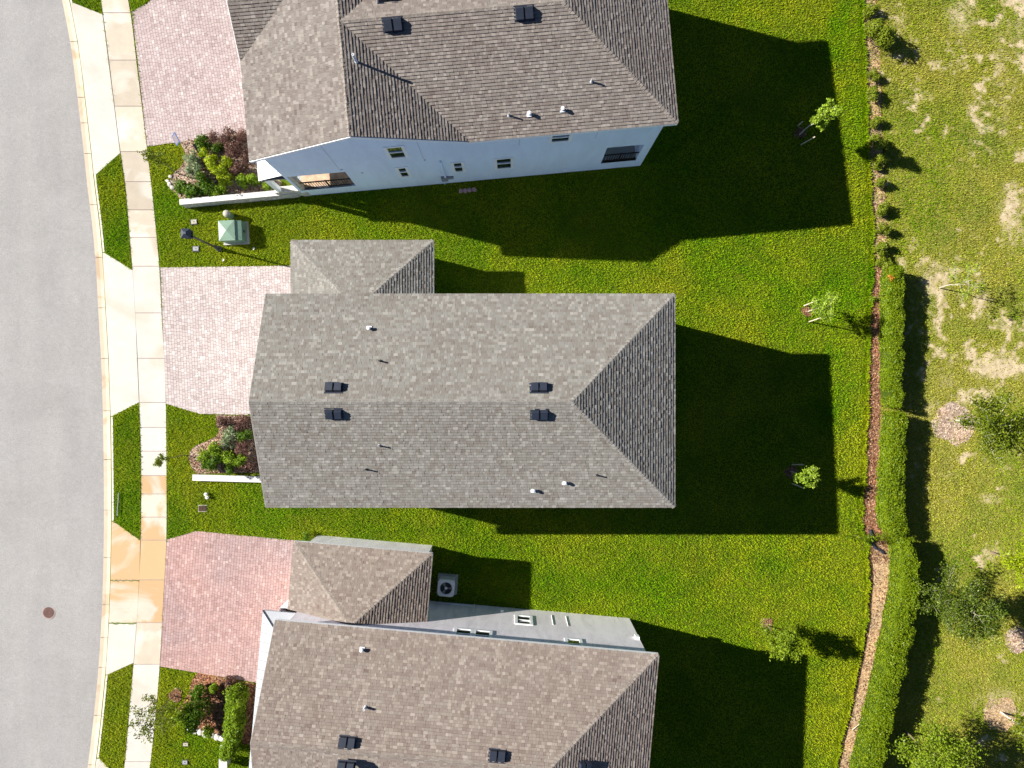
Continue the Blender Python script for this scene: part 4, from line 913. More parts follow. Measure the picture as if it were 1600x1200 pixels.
def lawn():
    rs = np.random.RandomState(7); n = 1270000
    P = np.stack([rs.uniform(90, 1400, n), rs.uniform(-110, 1310, n)], 1)
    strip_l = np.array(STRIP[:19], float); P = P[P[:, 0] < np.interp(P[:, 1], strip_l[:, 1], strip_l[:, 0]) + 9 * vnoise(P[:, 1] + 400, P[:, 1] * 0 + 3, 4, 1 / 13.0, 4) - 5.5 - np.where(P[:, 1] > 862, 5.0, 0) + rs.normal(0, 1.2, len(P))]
    bad = np.zeros(len(P), bool)
    for q in OUT: bad |= inside(P, q)
    P = P[~bad]
    ye = rs.uniform(-60, 1260, 26000); xe = np.interp(ye, strip_l[:, 1], strip_l[:, 0]) + 9 * vnoise(ye + 400, ye * 0 + 3, 4, 1 / 13.0, 4) - 6.5 - np.where(ye > 862, 5.0, 0) + rs.normal(0, 1.3, len(ye))  # longer fringe blades added so that the lawn edge casts a shadow
    V = np.concatenate([blades(P, rs, 0.065, 0.125, 0.019, 0.032), blades(np.stack([xe, ye], 1), rs, 0.12, 0.24, 0.02, 0.034)])
    tag(link('lawn_grass', np_mesh('lawn_grass', V, 4, M['grass'])), 'mown green lawn grass round the three houses', 'grass', kind='stuff')
    n = 420000; P = np.stack([rs.uniform(1340, 1720, n), rs.uniform(-110, 1310, n)], 1)
    strip_r = np.array(list(reversed(STRIP[19:])), float); edge = np.interp(P[:, 1], strip_r[:, 1], strip_r[:, 0])
    loose = (P[:, 0] > edge - 20) & (P[:, 0] < edge) & (P[:, 1] < 420)
    keep = (P[:, 0] > edge) | (loose & (rs.rand(n) < 0.45)); P = P[keep]
    s = sand_at(P[:, 0], P[:, 1]); P = P[rs.rand(len(P)) > np.clip(s * 1.5 - 0.05, 0, 0.93)]
    bad = np.zeros(len(P), bool)
    for q in RINGP: bad |= inside(P, q)
    P = P[~bad]
    V = blades(P, rs, 0.05, 0.135, 0.018, 0.034)
    tag(link('field_grass', np_mesh('field_grass', V, 4, M['fgrass'])), 'yellowish rough grass of the open field', 'grass', kind='stuff')
    # bark chips on the strip and beds
    n = 60000; P = np.stack([rs.uniform(1260, 1400, n), rs.uniform(-60, 1260, n)], 1); P = P[inside(P, STRIP)]; P = P[rs.rand(len(P)) < np.where((P[:, 1] < 420) | (P[:, 1] > 880), 0.22, 1.0)]
    Q = []
    for b in (BED_U, BED_C, BED_L, *RINGP[:5]):
        a = np.array(b); q = np.stack([rs.uniform(a[:, 0].min(), a[:, 0].max(), 2500), rs.uniform(a[:, 1].min(), a[:, 1].max(), 2500)], 1); Q.append(q[inside(q, b)])
    for nm, PP, lab in (('strip_chips', P, 'loose bark chips on the long mulch strip'), ('bed_chips', np.concatenate(Q), 'loose bark chips on the planting beds')):
        m = len(PP); k = -(PP[:, 1] - 600) / FPX; Y = k * CAM_H / (1 + k * SLOPE); X = (PP[:, 0] - 800) / FPX * (CAM_H - SLOPE * Y)
        C = np.stack([X, Y, SLOPE * Y + 0.03 + rs.rand(m) * 0.02], 1); yaw = rs.rand(m) * 6.283; l = rs.uniform(0.02, 0.055, m); w = rs.uniform(0.008, 0.02, m)
        a = np.stack([np.cos(yaw) * l, np.sin(yaw) * l, rs.normal(0, 0.012, m)], 1); b = np.stack([-np.sin(yaw) * w, np.cos(yaw) * w, rs.normal(0, 0.006, m)], 1)
        tag(link(nm, np_mesh(nm, np.stack([C - a - b, C + a - b, C + a + b, C - a + b], 1), 4, M['chip'], rs.rand(m))), lab, 'mulch', kind='stuff')
lawn()

# ------------------------------------------------------------------ plants
def leaf_quads(P, rs, size, up=0.6, aspect=0.55, out=None):
    n = len(P); nn = rs.normal(size=(n, 3)); nn[:, 2] += up * 1.5
    if out is not None: nn += out * 1.6
    nn /= np.linalg.norm(nn, axis=1)[:, None] + 1e-9
    t = np.cross(nn, rs.normal(size=(n, 3))); t /= np.linalg.norm(t, axis=1)[:, None] + 1e-9; b = np.cross(nn, t)
    L = (size * rs.uniform(0.6, 1.3, n))[:, None]
    return np.stack([P - t * L * .5, P + b * L * .5 * aspect, P + t * L * .5, P - b * L * .5 * aspect], 1)
def clump_points(rs, n, rx, ry, rz, clumps=9, shell=0.45):
    th = rs.rand(clumps) * 6.283; ph = np.arccos(rs.uniform(-0.2, 1, clumps))
    C = np.stack([np.cos(th) * np.sin(ph) * rx * .62, np.sin(th) * np.sin(ph) * ry * .62, rz * (0.5 + 0.42 * np.cos(ph))], 1); C[0] = (0, 0, rz * .6)
    R = rs.uniform(0.32, 0.52, clumps); i = rs.randint(0, clumps, n); d = rs.normal(size=(n, 3)); d /= np.linalg.norm(d, axis=1)[:, None]
    r = (shell + (1 - shell) * rs.rand(n) ** 0.6)[:, None] * R[i][:, None] * rs.uniform(0.85, 1.2, (n, 1))
    P = C[i] + d * r * np.array([rx, ry, rz * .8]); P[:, 2] = np.maximum(P[:, 2], 0.03); return P, d
MESHES = {}
def shrub_mesh(mat, var, n, leaf, shape):
    key = (mat, var, n, leaf, shape)
    if key not in MESHES:
        rs = np.random.RandomState(sum(map(ord, mat)) * 7 + var)
        P, d = clump_points(rs, n, 0.5, 0.5, shape, 6 + var * 2)
        if mat == 'plum': P += rs.normal(0, 0.05, P.shape); P[:, 2] = np.maximum(P[:, 2], .03)
        me = np_mesh('foliage', leaf_quads(P, rs, leaf, 0.5, 0.5, d), 4, M[mat])
        st = MB(); r = random.Random(var)
        for k in range(6):
            t = k * 1.05 + r.random(); st.tube((0.03 * math.cos(t), 0.03 * math.sin(t), -0.02), (0.28 * math.cos(t), 0.28 * math.sin(t), shape * 0.6), 0.012, 0.005, 5)
        MESHES[key] = (me, st.mesh('stem')); MESHES[key][1].materials.append(M['bark'])
    return MESHES[key]
def shrub(px, py, size, mat, label, cat='shrub', group=None, n=750, leaf=0.10, shape=0.8, var=None, rot=None, name='shrub'):
    r = random.Random(int(px * 13 + py * 7)); var = r.randrange(3) if var is None else var
    f, s = shrub_mesh(mat, var, n, leaf, shape); w = size / 32.0
    e = empty(name, G(px, py, 0.01), r.random() * 6.28); e.scale = (w, w * r.uniform(.9, 1.1), w * r.uniform(.9, 1.1)); tag(e, label, cat, group)
    link('foliage', f, e); link('stem', s, e); return e

# small shrubs set along the strip, top to bottom
ordn = ['first', 'second', 'third', 'fourth', 'fifth', 'sixth', 'seventh', 'eighth', 'ninth', 'tenth', 'eleventh', 'twelfth']
for i, (x, y, s) in enumerate([(1356, 22, 26), (1362, 66, 48), (1361, 121, 21), (1362, 152, 27), (1365, 190, 23), (1364, 228, 29), (1369, 256, 27), (1371, 292, 21), (1371, 326, 26), (1374, 360, 23), (1374, 391, 28), (1376, 415, 26)]):
    lab = 'large round olive shrub in the mulch strip' if i == 1 else f'{ordn[i]} small olive shrub from the top along the mulch strip'
    shrub(x, y, s, 'olive', lab, group='shrubs along the mulch strip', n=1300 if i != 1 else 2600, leaf=0.11 if i != 1 else 0.08, shape=(0.62, 0.85, 0.7, 0.8, 0.65, 0.75)[i % 6])
# bed of the topmost house
B1 = [(318, 228, 30, 'green', 'dark green shrub in the upper bed next to the driveway'), (336, 222, 26, 'plum', 'plum shrub at the paver edge of the upper bed'), (358, 218, 30, 'plum', 'wide plum shrub in the upper bed below the driveway'), (378, 220, 28, 'plum', 'plum shrub nearest the garage in the upper bed'),
      (366, 240, 30, 'plum', 'plum shrub in the middle of the upper bed'), (382, 248, 30, 'plum', 'plum shrub against the front of the topmost house'), (374, 268, 26, 'plum', 'lowest plum shrub of the upper bed'),
      (322, 240, 26, 'lime', 'topmost lime green shrub of the upper bed'), (332, 256, 28, 'lime', 'second lime green shrub of the upper bed'), (344, 272, 28, 'lime', 'third lime green shrub of the upper bed'), (354, 258, 24, 'lime', 'spiky lime shrub beside the plum shrubs'), (356, 284, 26, 'lime', 'lowest lime green shrub of the upper bed'),
      (303, 250, 26, 'sage', 'upper sage grey shrub at the bed edge'), (306, 268, 30, 'sage', 'lower sage grey shrub at the bed edge'), (342, 236, 24, 'green', 'green shrub between lime and plum shrubs'),
      (290, 296, 30, 'green', 'dark green shrub at the left end of the planter wall'), (308, 302, 32, 'green', 'second dark green shrub behind the planter wall'), (326, 300, 32, 'green', 'third dark green shrub behind the planter wall'), (342, 300, 28, 'bright', 'bright green shrub behind the planter wall'), (378, 288, 28, 'bright', 'bright green shrub below the plum shrubs'), (396, 288, 26, 'bright', 'bright green shrub near the metal awning'), (416, 290, 24, 'bright', 'small bright green shrub at the house end of the planter wall'), (318, 284, 28, 'green', 'dark green shrub below the sage shrubs')]
for x, y, s, m, l in B1: shrub(x + 3, y, s, m, l, group='shrubs in the upper bed', n=900 if m != 'sage' else 700, leaf=0.12 if m != 'plum' else 0.10, shape=0.75)
B2 = [(356, 660, 26, 'plum', 'plum shrub at the corner of the middle driveway'), (380, 660, 26, 'plum', 'plum shrub against the middle house front'), (366, 676, 28, 'sage', 'upper grey green shrub in the middle bed'), (360, 692, 26, 'sage', 'lower grey green shrub in the middle bed'), (386, 680, 26, 'green', 'dark green shrub against the middle house'), (384, 700, 26, 'plum', 'low plum shrub against the middle house'),
      (345, 700, 28, 'bright', 'topmost bright green shrub of the middle bed'), (324, 712, 26, 'bright', 'leftmost bright green shrub of the middle bed'), (340, 720, 30, 'green', 'dark green shrub above the white curb wall'), (360, 716, 28, 'bright', 'central bright green shrub of the middle bed'), (380, 718, 26, 'bright', 'bright green shrub at the right of the middle bed'), (326, 726, 22, 'green', 'low green shrub at the left end of the white curb wall'), (392, 730, 24, 'plum', 'plum shrub where the white curb wall meets the house'), (364, 732, 20, 'green', 'low green shrub at the middle of the white curb wall')]
for x, y, s, m, l in B2: shrub(x, y, s, m, l, group='shrubs in the middle bed', n=900 if m != 'sage' else 600, leaf=0.12, shape=0.75)
B3 = [(316, 1078, 30, 'green', 'upper dark green shrub in the lower bed'), (302, 1104, 34, 'bright', 'large bright green shrub left in the lower bed'), (316, 1118, 34, 'green', 'tall dark green shrub above the stone edging'), (322, 1098, 40, 'green', 'tall dark green shrub in the middle of the lower bed'), (340, 1072, 20, 'bright', 'small bright shrub below the lower driveway'), (362, 1062, 20, 'plum', 'low plum shrub below the lower driveway'), (334, 1136, 24, 'bright', 'small bright shrub above the stone edging')]
for x, y, s, m, l in B3: shrub(x, y, s, m, l, group='shrubs in the lower bed', n=1000, leaf=0.13, shape=1.25 if s >= 34 else 0.8)
shrub(482, 836, 18, 'green', 'little flowering shrub at the corner of the lowest garage wing', n=400, leaf=0.13, shape=1.0)
shrub(1354, 842, 18, 'bright', 'leafy weed beside the black drain pipe', 'weed', n=300, leaf=0.16, shape=0.8, name='weed')
shrub(1376, 440, 14, 'bright', 'light green weed at the hedge foot', 'weed', n=250, leaf=0.14, shape=0.9, name='weed')
shrub(1362, 468, 14, 'bright', 'light green weed on the mulch below the young tree', 'weed', n=250, leaf=0.14, shape=0.6, name='weed')

# hedges: clipped box of leaves along a line
def hedge(left, right, h, label, seed, n_per, mat='hedge', leaf=0.075):
    rs = np.random.RandomState(seed)
    la, ra = np.array(left, float), np.array(right, float); y0, y1 = la[0, 1], la[-1, 1]; n = int((y1 - y0) * n_per)
    py = rs.uniform(y0, y1, n); xl = np.interp(py, la[:, 1], la[:, 0]); xr = np.interp(py, ra[:, 1], ra[:, 0])
    wob = 2.2 * np.sin(py * .11 + seed) + 1.6 * np.sin(py * .31 + 2 * seed) + 9 * (vnoise(py + 400, py * 0 + 7, seed + 20, 1 / 12.0, 4) - 0.5)
    face = rs.rand(n); u = rs.rand(n); zz = np.ones(n); D = np.zeros((n, 3))
    top = face < 0.55; lf = (face >= 0.55) & (face < 0.82); rt = (face >= 0.82) & (face < 0.94); en = face >= 0.94
    u[lf] = 0.0 + np.abs(rs.normal(0, .05, lf.sum())); u[rt] = 1.0 - np.abs(rs.normal(0, .05, rt.sum()))
    zz[~top] = rs.rand((~top).sum()) ** 0.8; zz[top] = 1.0 - np.abs(rs.normal(0, 0.06, top.sum()))
    D[top, 2] = 1; D[lf, 0] = -1; D[rt, 0] = 1
    e = np.where(rs.rand(n) < .5, y0, y1) + 0.0; py[en] = e[en] + rs.normal(0, 1.5, en.sum()); D[en, 1] = np.where(py[en] < (y0 + y1) / 2, 1, -1)
    edge = np.minimum(np.abs(py - y0), np.abs(py - y1)); inset = np.clip(1 - edge / 10.0, 0, 1) ** 2 * 0.28; u = inset + u * (1 - 2 * inset)
    # rounded shoulders and lumpy top
    zz = zz * (1 - 0.16 * np.abs(2 * u - 1) ** 4) * (0.82 + 0.32 * vnoise(py + 400, u * 30, seed, 1 / 11.0, 4)); sh_ = rs.rand(n) < 0.05; zz[sh_ & top] += np.abs(rs.normal(0, .07, (sh_ & top).sum()))
    wob2 = 8 * (vnoise(py + 900, py * 0 + 3, seed + 40, 1 / 10.0, 4) - 0.5); px = xl + wob * 0.55 + u * (xr - xl + wob2); k = -(py - 600) / FPX; Y = k * CAM_H / (1 + k * SLOPE); X = (px - 800) / FPX * (CAM_H - SLOPE * Y)
    P = np.stack([X, Y, SLOPE * Y + 0.03 + zz * h], 1) + rs.normal(0, 0.025, (n, 3)); o = G((left[0][0] + right[-1][0]) / 2, (y0 + y1) / 2)
    e_ = empty('hedge', o); tag(e_, label, 'hedge', 'clipped hedges along the mulch strip' if mat == 'hedge' else None)
    fol = link('foliage', np_mesh('foliage', leaf_quads(P - np.array(o), rs, leaf, .35, .6, D), 4, M[mat]), e_)
    st = MB(); yy = y0 + 8
    # dense inner twigs so that the middle stays closed
    core = MB(); ring = []
    ysn = np.linspace(y0 + 5, y1 - 5, max(3, int((y1 - y0) / 15)))
    sec = []
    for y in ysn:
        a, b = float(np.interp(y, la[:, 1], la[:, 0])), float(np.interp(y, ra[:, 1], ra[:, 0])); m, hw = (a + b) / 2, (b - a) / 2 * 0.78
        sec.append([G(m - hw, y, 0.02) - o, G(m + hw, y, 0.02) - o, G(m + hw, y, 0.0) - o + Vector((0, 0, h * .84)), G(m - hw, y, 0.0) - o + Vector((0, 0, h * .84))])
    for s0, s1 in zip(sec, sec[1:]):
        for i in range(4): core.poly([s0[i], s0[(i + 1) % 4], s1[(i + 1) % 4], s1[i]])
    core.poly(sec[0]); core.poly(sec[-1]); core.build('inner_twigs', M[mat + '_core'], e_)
    while yy < y1:
        g = G((np.interp(yy, la[:, 1], la[:, 0]) + np.interp(yy, ra[:, 1], ra[:, 0])) / 2, yy) - o; st.tube(g, g + Vector((0, 0, h * .6)), 0.03, 0.015, 5); yy += 16
    st.build('stem', M['bark'], e_); return e_
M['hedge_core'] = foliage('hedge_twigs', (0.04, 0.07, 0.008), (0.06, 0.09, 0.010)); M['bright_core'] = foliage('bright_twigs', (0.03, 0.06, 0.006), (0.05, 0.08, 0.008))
hedge([(1374, 422), (1372, 520), (1374, 634)], [(1394, 420), (1393, 520), (1391, 634)], 1.2, 'upper clipped hedge beside the bare patch in the field', 3, 85)
hedge([(1377, 644), (1372, 700), (1366, 780), (1369, 828)], [(1398, 642), (1396, 700), (1393, 780), (1401, 828)], 1.28, 'middle clipped hedge across from the middle house', 5, 92)
hedge([(1384, 834), (1388, 870), (1387, 910), (1376, 970), (1355, 1070), (1330, 1170), (1306, 1270), (1284, 1340)], [(1402, 834), (1413, 880), (1414, 920), (1406, 970), (1381, 1070), (1359, 1170), (1335, 1270), (1313, 1340)], 1.5, 'long lower hedge running down to the bottom edge', 7, 95)
hedge([(366, 1066), (364, 1110), (358, 1168)], [(390, 1066), (388, 1110), (378, 1168)], 1.25, 'bright green clipped hedge against the lowest house front', 9, 85, 'bright', 0.09)
P_or = shrub(1381, 440, 10, 'orange', 'small orange leaved shoot on top of the upper hedge', 'plant', n=160, leaf=0.2, shape=0.8, name='plant'); P_or.location.z += 1.0; P_or.location.x -= 0.3

# trees
def tree(px, py, h, rad, label, mat='oak', seed=1, nbr=9, leaves=1800, leaf=0.10, spread=0.16, trunk=0.035, start=0.35, bark='bark_pale', sub=4, lift=0.55, lean=(0, 0), name='young_tree', outer=0.35, taper=0.45):
    r = random.Random(seed); rs = np.random.RandomState(seed); o = G(px, py)
    e = empty(name, o); tag(e, label, 'tree')
    tb = MB(); prev = Vector((0, 0, -0.05)); K = 6; pts = [prev]
    for k in range(1, K + 1):
        t = k / K; p = Vector((lean[0] * t * h + r.uniform(-.02, .02) * h, lean[1] * t * h + r.uniform(-.02, .02) * h, h * 0.92 * t)); tb.tube(prev, p, trunk * (1 - 0.8 * (k - 1) / K), trunk * (1 - 0.8 * k / K), 8); prev = p; pts.append(p)
    tb.build('trunk', M[bark], e)
    br = MB(); LP = []
    def at(t): t = t * K; i = min(K - 1, int(t)); return pts[i].lerp(pts[i + 1], t - i)
    for b in range(nbr):
        t = start + (0.97 - start) * (b + r.random()) / nbr; az = b * 2.399 + r.uniform(-.4, .4); p = at(t)
        L = rad * (1.0 - taper * (t - start) / (1 - start)) * r.uniform(0.75, 1.15); d = Vector((math.cos(az), math.sin(az), lift + r.uniform(-.15, .25))).normalized(); q = p; rr = trunk * 0.42 * (1 - .5 * t); segs = 5
        for s in range(segs):
            d = (d + Vector((r.uniform(-.22, .22), r.uniform(-.22, .22), r.uniform(-.16, .10)))).normalized(); nx = q + d * L / segs; br.tube(q, nx, rr * (1 - s / segs * .75), rr * (1 - (s + 1) / segs * .75), 5, cap=False)
            f = (s + 1) / segs
            if f > outer: LP.append((nx, 1.0, (q + nx) / 2))
            if s >= 1:
                for _ in range(max(1, sub // 2)):
                    sd = (d + Vector((r.uniform(-1, 1), r.uniform(-1, 1), r.uniform(-.35, .6)))).normalized(); q2 = nx
                    sl = L * r.uniform(.18, .38)
                    for s2 in range(2):
                        sd = (sd + Vector((r.uniform(-.3, .3), r.uniform(-.3, .3), r.uniform(-.2, .2)))).normalized(); n2 = q2 + sd * sl / 2; br.tube(q2, n2, rr * .38, rr * .2, 4, cap=False); LP.append((n2, 0.8, (q2 + n2) / 2)); q2 = n2
            q = nx
    LP.append((at(1.0), 0.8, at(.95)))
    br.build('branches', M[bark], e)
    C = np.array([tuple(x[0]) for x in LP]); Cm = np.array([tuple(x[2]) for x in LP]); i = rs.randint(0, len(C), leaves); t = rs.rand(leaves)[:, None]
    P = C[i] * t + Cm[i] * (1 - t) + rs.normal(0, spread * rad * 0.5, (leaves, 3)) * np.array([1, 1, .8]); P[:, 2] = np.maximum(P[:, 2], .1)
    link('crown', np_mesh('crown', leaf_quads(P, rs, leaf, .5, .5), 4, M[mat]), e); return e
def stake(px, py, tx, ty, h, label):
    a = G(px, py); b = W(tx, ty, gz(a.y) + h); mb = MB(); mb.tube((0, 0, -.1), b - a, 0.03, 0.028, 8)
    mb.tube(b - a, (b - a) + (b - a).normalized() * .03, 0.028, 0.012, 8); o = mb.build('tree_stake', M['stake']); o.location = a; return tag(o, label, 'stake', 'stakes at the young trees')

tree(1249, 211, 3.85, 0.60, 'staked young tree with dense bright crown behind the topmost house', 'pale', 3, 16, 3600, .11, .22, .035, .45, sub=4, lift=1.1)
stake(1251, 226, 1273, 214, 1.5, 'pale stake below the crown of the tree behind the topmost house'); stake(1247, 196, 1254, 190, 1.0, 'short stake beside the tree behind the topmost house'); 
tree(1262, 487, 2.7, 0.75, 'staked young tree with thin light green crown behind the middle house', 'pale', 5, 12, 1500, .10, .25, .03, .4, sub=4, lift=.9)
stake(1264, 503, 1284, 496, 1.3, 'pale stake below the thin light green tree'); stake(1256, 478, 1276, 470, 1.3, 'pale stake above the thin light green tree')
tree(1235, 737, 2.55, 0.62, 'young tree standing in the shadow of the middle house', 'pale', 8, 13, 2200, .10, .22, .03, .5, sub=4, lift=.9)
stake(1237, 726, 1256, 726, 1.2, 'upper stake at the tree in the middle house shadow'); stake(1237, 755, 1256, 763, 1.2, 'lower stake at the tree in the middle house shadow')
tree(1198, 976, 3.0, 0.85, 'young tree at the edge of the lowest house shadow', 'fresh', 11, 15, 3600, .12, .28, .035, .35, sub=4, lift=.8, bark='bark', lean=(.02, -.12))
tree(1468, 450, 2.7, 1.05, 'thin sapling with pale bare branches on a sandy patch', 'pale', 14, 8, 420, .10, .16, .028, .4, 'bark_pale', sub=4, lift=.5)
tree(1494, 657, 4.1, 1.65, 'field tree with pale trunk beside the watermark height at right edge'.replace(' beside the watermark height at right edge', ' across from the middle hedge'), 'oak', 18, 18, 5200, .13, .20, .06, .4, 'bark_pale', sub=5, lift=.45)
tree(1452, 922, 4.2, 1.75, 'wide spidery tree with many thin branches behind the long hedge', 'spider', 21, 30, 12000, .10, .16, .055, .3, 'bark_mid', sub=6, lift=.55)
tree(1412, 1142, 4.0, 1.75, 'dense tree cut by the bottom edge behind the long hedge', 'fresh', 25, 22, 9500, .12, .24, .06, .3, 'bark', sub=5, lift=.6)
tree(1563, 1112, 4.2, 1.5, 'tree with pale trunk in the mulch ring by the lower right corner', 'oak', 29, 16, 5000, .12, .22, .055, .4, 'bark_pale', sub=5, lift=.5)
tree(1594, 1003, 3.6, 1.3, 'right edge tree standing in a round brown mulch ring', 'bright', 33, 14, 3000, .12, .22, .05, .45, 'bark_pale', sub=5, lift=.6)
tree(1548, 862, 3.6, 1.45, 'yellow green tree at the right edge above the spidery tree', 'lime', 37, 14, 3400, .12, .22, .05, .45, 'bark', sub=5, lift=.6)
tree(281, 272, 3.0, 0.55, 'thin olive young tree leaning over the upper sidewalk', 'olive', 41, 10, 700, .11, .25, .025, .6, 'bark', sub=4, lift=.8, lean=(-.02, .01))
tree(290, 711, 3.1, 0.30, 'slim young tree overhanging the sidewalk before the middle house', 'olive', 43, 9, 520, .10, .3, .022, .7, 'bark', sub=3, lift=1.0)
tree(273, 1086, 2.9, 1.10, 'airy young tree overhanging the lower sidewalk', 'oak', 47, 18, 1500, .11, .14, .03, .4, 'bark', sub=6, lift=.5, lean=(-.03, -.03))

# ------------------------------------------------------------------ street furniture and small things
def thing(name, px, py, label, cat, group=None, rz=0.0, dz=0.0):
    e = empty(name, G(px, py, dz), rz); return tag(e, label, cat, group)
# lamp post
e = thing('street_lamp', 345, 390, 'black street lamp with square lantern between the upper and middle driveways', 'street lamp'); e.location = G(343, 389)
MB().lathe([(0.14, -0.1), (0.14, 0.10), (0.09, 0.16), (0.08, 0.5), (0.05, 0.56)], n=14).build('base', M['black'], e)
MB().tube((0, 0, 0.5), (0, 0, 3.25), 0.05, 0.04, 12).build('pole', M['dark_rail'], e)
lan = MB(); lan.box(-.17, .17, -.17, .17, 3.25, 3.29)
for sx in (-1, 1):
    for sy in (-1, 1): lan.box(sx * .16 - .014, sx * .16 + .014, sy * .16 - .014, sy * .16 + .014, 3.29, 3.60)
lo = lan.build('lantern_frame', M['black'], e)
MB().box(-.145, .145, -.145, .145, 3.292, 3.598).build('lantern_glass', M['glass'], lo)
cpz = MB(); cpz.add([(-.21, -.21, 3.602), (.21, -.21, 3.602), (.21, .21, 3.602), (-.21, .21, 3.602), (-.05, -.05, 3.72), (.05, -.05, 3.72), (.05, .05, 3.72), (-.05, .05, 3.72)], [(3, 2, 1, 0), (4, 5, 6, 7), (0, 1, 5, 4), (1, 2, 6, 5), (2, 3, 7, 6), (3, 0, 4, 7)])
cpz.build('lantern_roof', M['black'], e)
# pad transformer
e = thing('transformer_box', 368, 364, 'green metal transformer box on a pad before the topmost house', 'transformer', rz=math.radians(3)); e.location = G(369, 365)
MB().box(-.60, .64, -.54, .54, -.1, .07).build('pad', M['grey_slab'], e)
MB().box(-.52, .20, -.45, .45, .07, .72).build('tank', M['transformer'], e)
dr = MB(); dr.add([(.203, -.47, .07), (.53, -.47, .07), (.53, .47, .07), (.203, .47, .07), (.203, -.47, .70), (.50, -.47, .62), (.50, .47, .62), (.203, .47, .70)], [(3, 2, 1, 0), (4, 5, 6, 7), (0, 1, 5, 4), (1, 2, 6, 5), (2, 3, 7, 6), (3, 0, 4, 7)])
do = dr.build('cabinet_door', M['transformer_dark'], e); MB().box(.52, .56, -.05, .05, .32, .46).build('handle', M['black'], do)
ld_ = MB(); ld_.add([(-.55, -.48, .722), (.215, -.48, .722), (.215, .48, .722), (-.55, .48, .722), (-.55, -.48, .745), (.215, -.48, .745), (.215, .48, .745), (-.55, .48, .745), (-.17, 0, .815)], [(3, 2, 1, 0), (0, 1, 5, 4), (1, 2, 6, 5), (2, 3, 7, 6), (3, 0, 4, 7), (4, 5, 8), (5, 6, 8), (6, 7, 8), (7, 4, 8)])
ld_.build('lid', M['transformer'], e)
# cable pedestal beside it
e = thing('cable_pedestal', 361, 338, 'pale round cable pedestal beside the green transformer box', 'pedestal')
MB().lathe([(.16, -.05), (.16, .45), (.17, .46), (.17, .52)], n=18).build('body', M['transformer'], e); MB().lathe([(.172, .525), (.16, .60), (.09, .66), (.02, .68)], n=18).build('dome', M['box_beige'], e)
def valve_box(px, py, w, d, mat, label, lidmat=None, rz=0.0, z=0.07):
    e = thing('utility_box', px, py, label, 'utility box', rz=rz); MB().box(-w / 2 - .04, w / 2 + .04, -d / 2 - .04, d / 2 + .04, -.05, z - .015).build('frame', M['ac_dark' if lidmat is None else lidmat], e)
    MB().box(-w / 2, w / 2, -d / 2, d / 2, z - .013, z + .02).build('lid', M[mat], e); MB().box(-.03, .03, -.012, .012, z + .021, z + .034).build('handle', M['black'], e)
valve_box(304, 347, .26, .2, 'box_beige', 'small beige utility lid in the grass above the street lamp', rz=.1); valve_box(307, 389, .26, .2, 'box_grey', 'small grey utility lid in the grass below the street lamp')
valve_box(291, 1162, .24, .15, 'box_beige', 'upper utility lid in the grass before the lowest house', 'hole'); valve_box(290, 1190, .24, .18, 'box_grey', 'lower utility lid in the grass before the lowest house')
valve_box(317, 794, .34, .26, 'hole', 'open irrigation box in the grass below the white curb wall', 'box_beige')
e = thing('cable_pedestal', 356, 1183, 'beige square cable pedestal before the lowest house', 'pedestal')
MB().box(-.17, .17, -.2, .2, -.05, .55).build('body', M['box_beige'], e); MB().box(-.20, .20, -.23, .23, .552, .62).build('cap', M['cap_white'], e)
e = thing('cleanout_cap', 351, 1163, 'white cleanout cap beside the beige square pedestal', 'pipe cap'); MB().lathe([(.10, -.05), (.10, .22), (.13, .23), (.13, .28), (.04, .31)], n=16).build('cap', M['cap_white'], e); MB().box(-.03, .03, -.03, .03, .305, .34).build('knob', M['cap_white'], e)
for (x, y, l) in ((323.5, 771.5, 'upper of two white pipe caps in the lawn'), (325.5, 776.5, 'lower of two white pipe caps in the lawn')):
    e = thing('cleanout_cap', x, y, l, 'pipe cap', 'white pipe caps in the lawn'); MB().lathe([(.055, -.05), (.055, .14), (.085, .15), (.085, .19), (.03, .20)], n=14).build('cap', M['cap_white'], e); MB().box(-.02, .02, -.02, .02, .195, .225).build('knob', M['cap_white'], e)
# pipe on the verge
a, b = G(185, 770, .10), G(183.5, 806, .10); mb = MB(); o = (a + b) / 2
for i in range(6): mb.tube(a.lerp(b, i / 6) - o + Vector((math.sin(i) * .01, 0, 0)), a.lerp(b, (i + 1) / 6) - o + Vector((math.sin(i + 1) * .01, 0, 0)), .02, n=8)
po = mb.build('pvc_pipe', M['box_grey']); po.location = o; tag(po, 'long grey pipe lying in the grass verge by the curb', 'pipe')
# litter
for x, y, l in ((397.5, 389, 'scrap of white paper on the grass beside the transformer box'), (350, 407, 'tiny white scrap on the grass above the middle driveway')):
    mb = MB(); mb.add([(-.07, -.03, .09), (.02, -.05, .13), (.08, .04, .10), (-.03, .05, .12)], [(0, 1, 2, 3)]); p = mb.build('paper_scrap', M['cap_white']); p.location = G(x, y); p.rotation_euler = (0, 0, .6); tag(p, l, 'litter')
# yard sign
e = thing('yard_sign', 284, 224, 'small blue framed yard sign at the tip of the upper bed', 'sign', rz=math.radians(-62))
MB().tube((0, 0, -.1), (0, 0, .5), .012, n=6).build('post', M['black'], e)
tl = Matrix.Translation((0, 0, .62)) @ Matrix.Rotation(math.radians(-50), 4, 'X')
MB().box(-.26, .26, -.012, .012, -.18, .18, tl).build('frame', M['sign_blue'], e); MB().box(-.20, .20, -.016, -.0125, -.13, .13, tl).build('face', M['sign_face'], e)
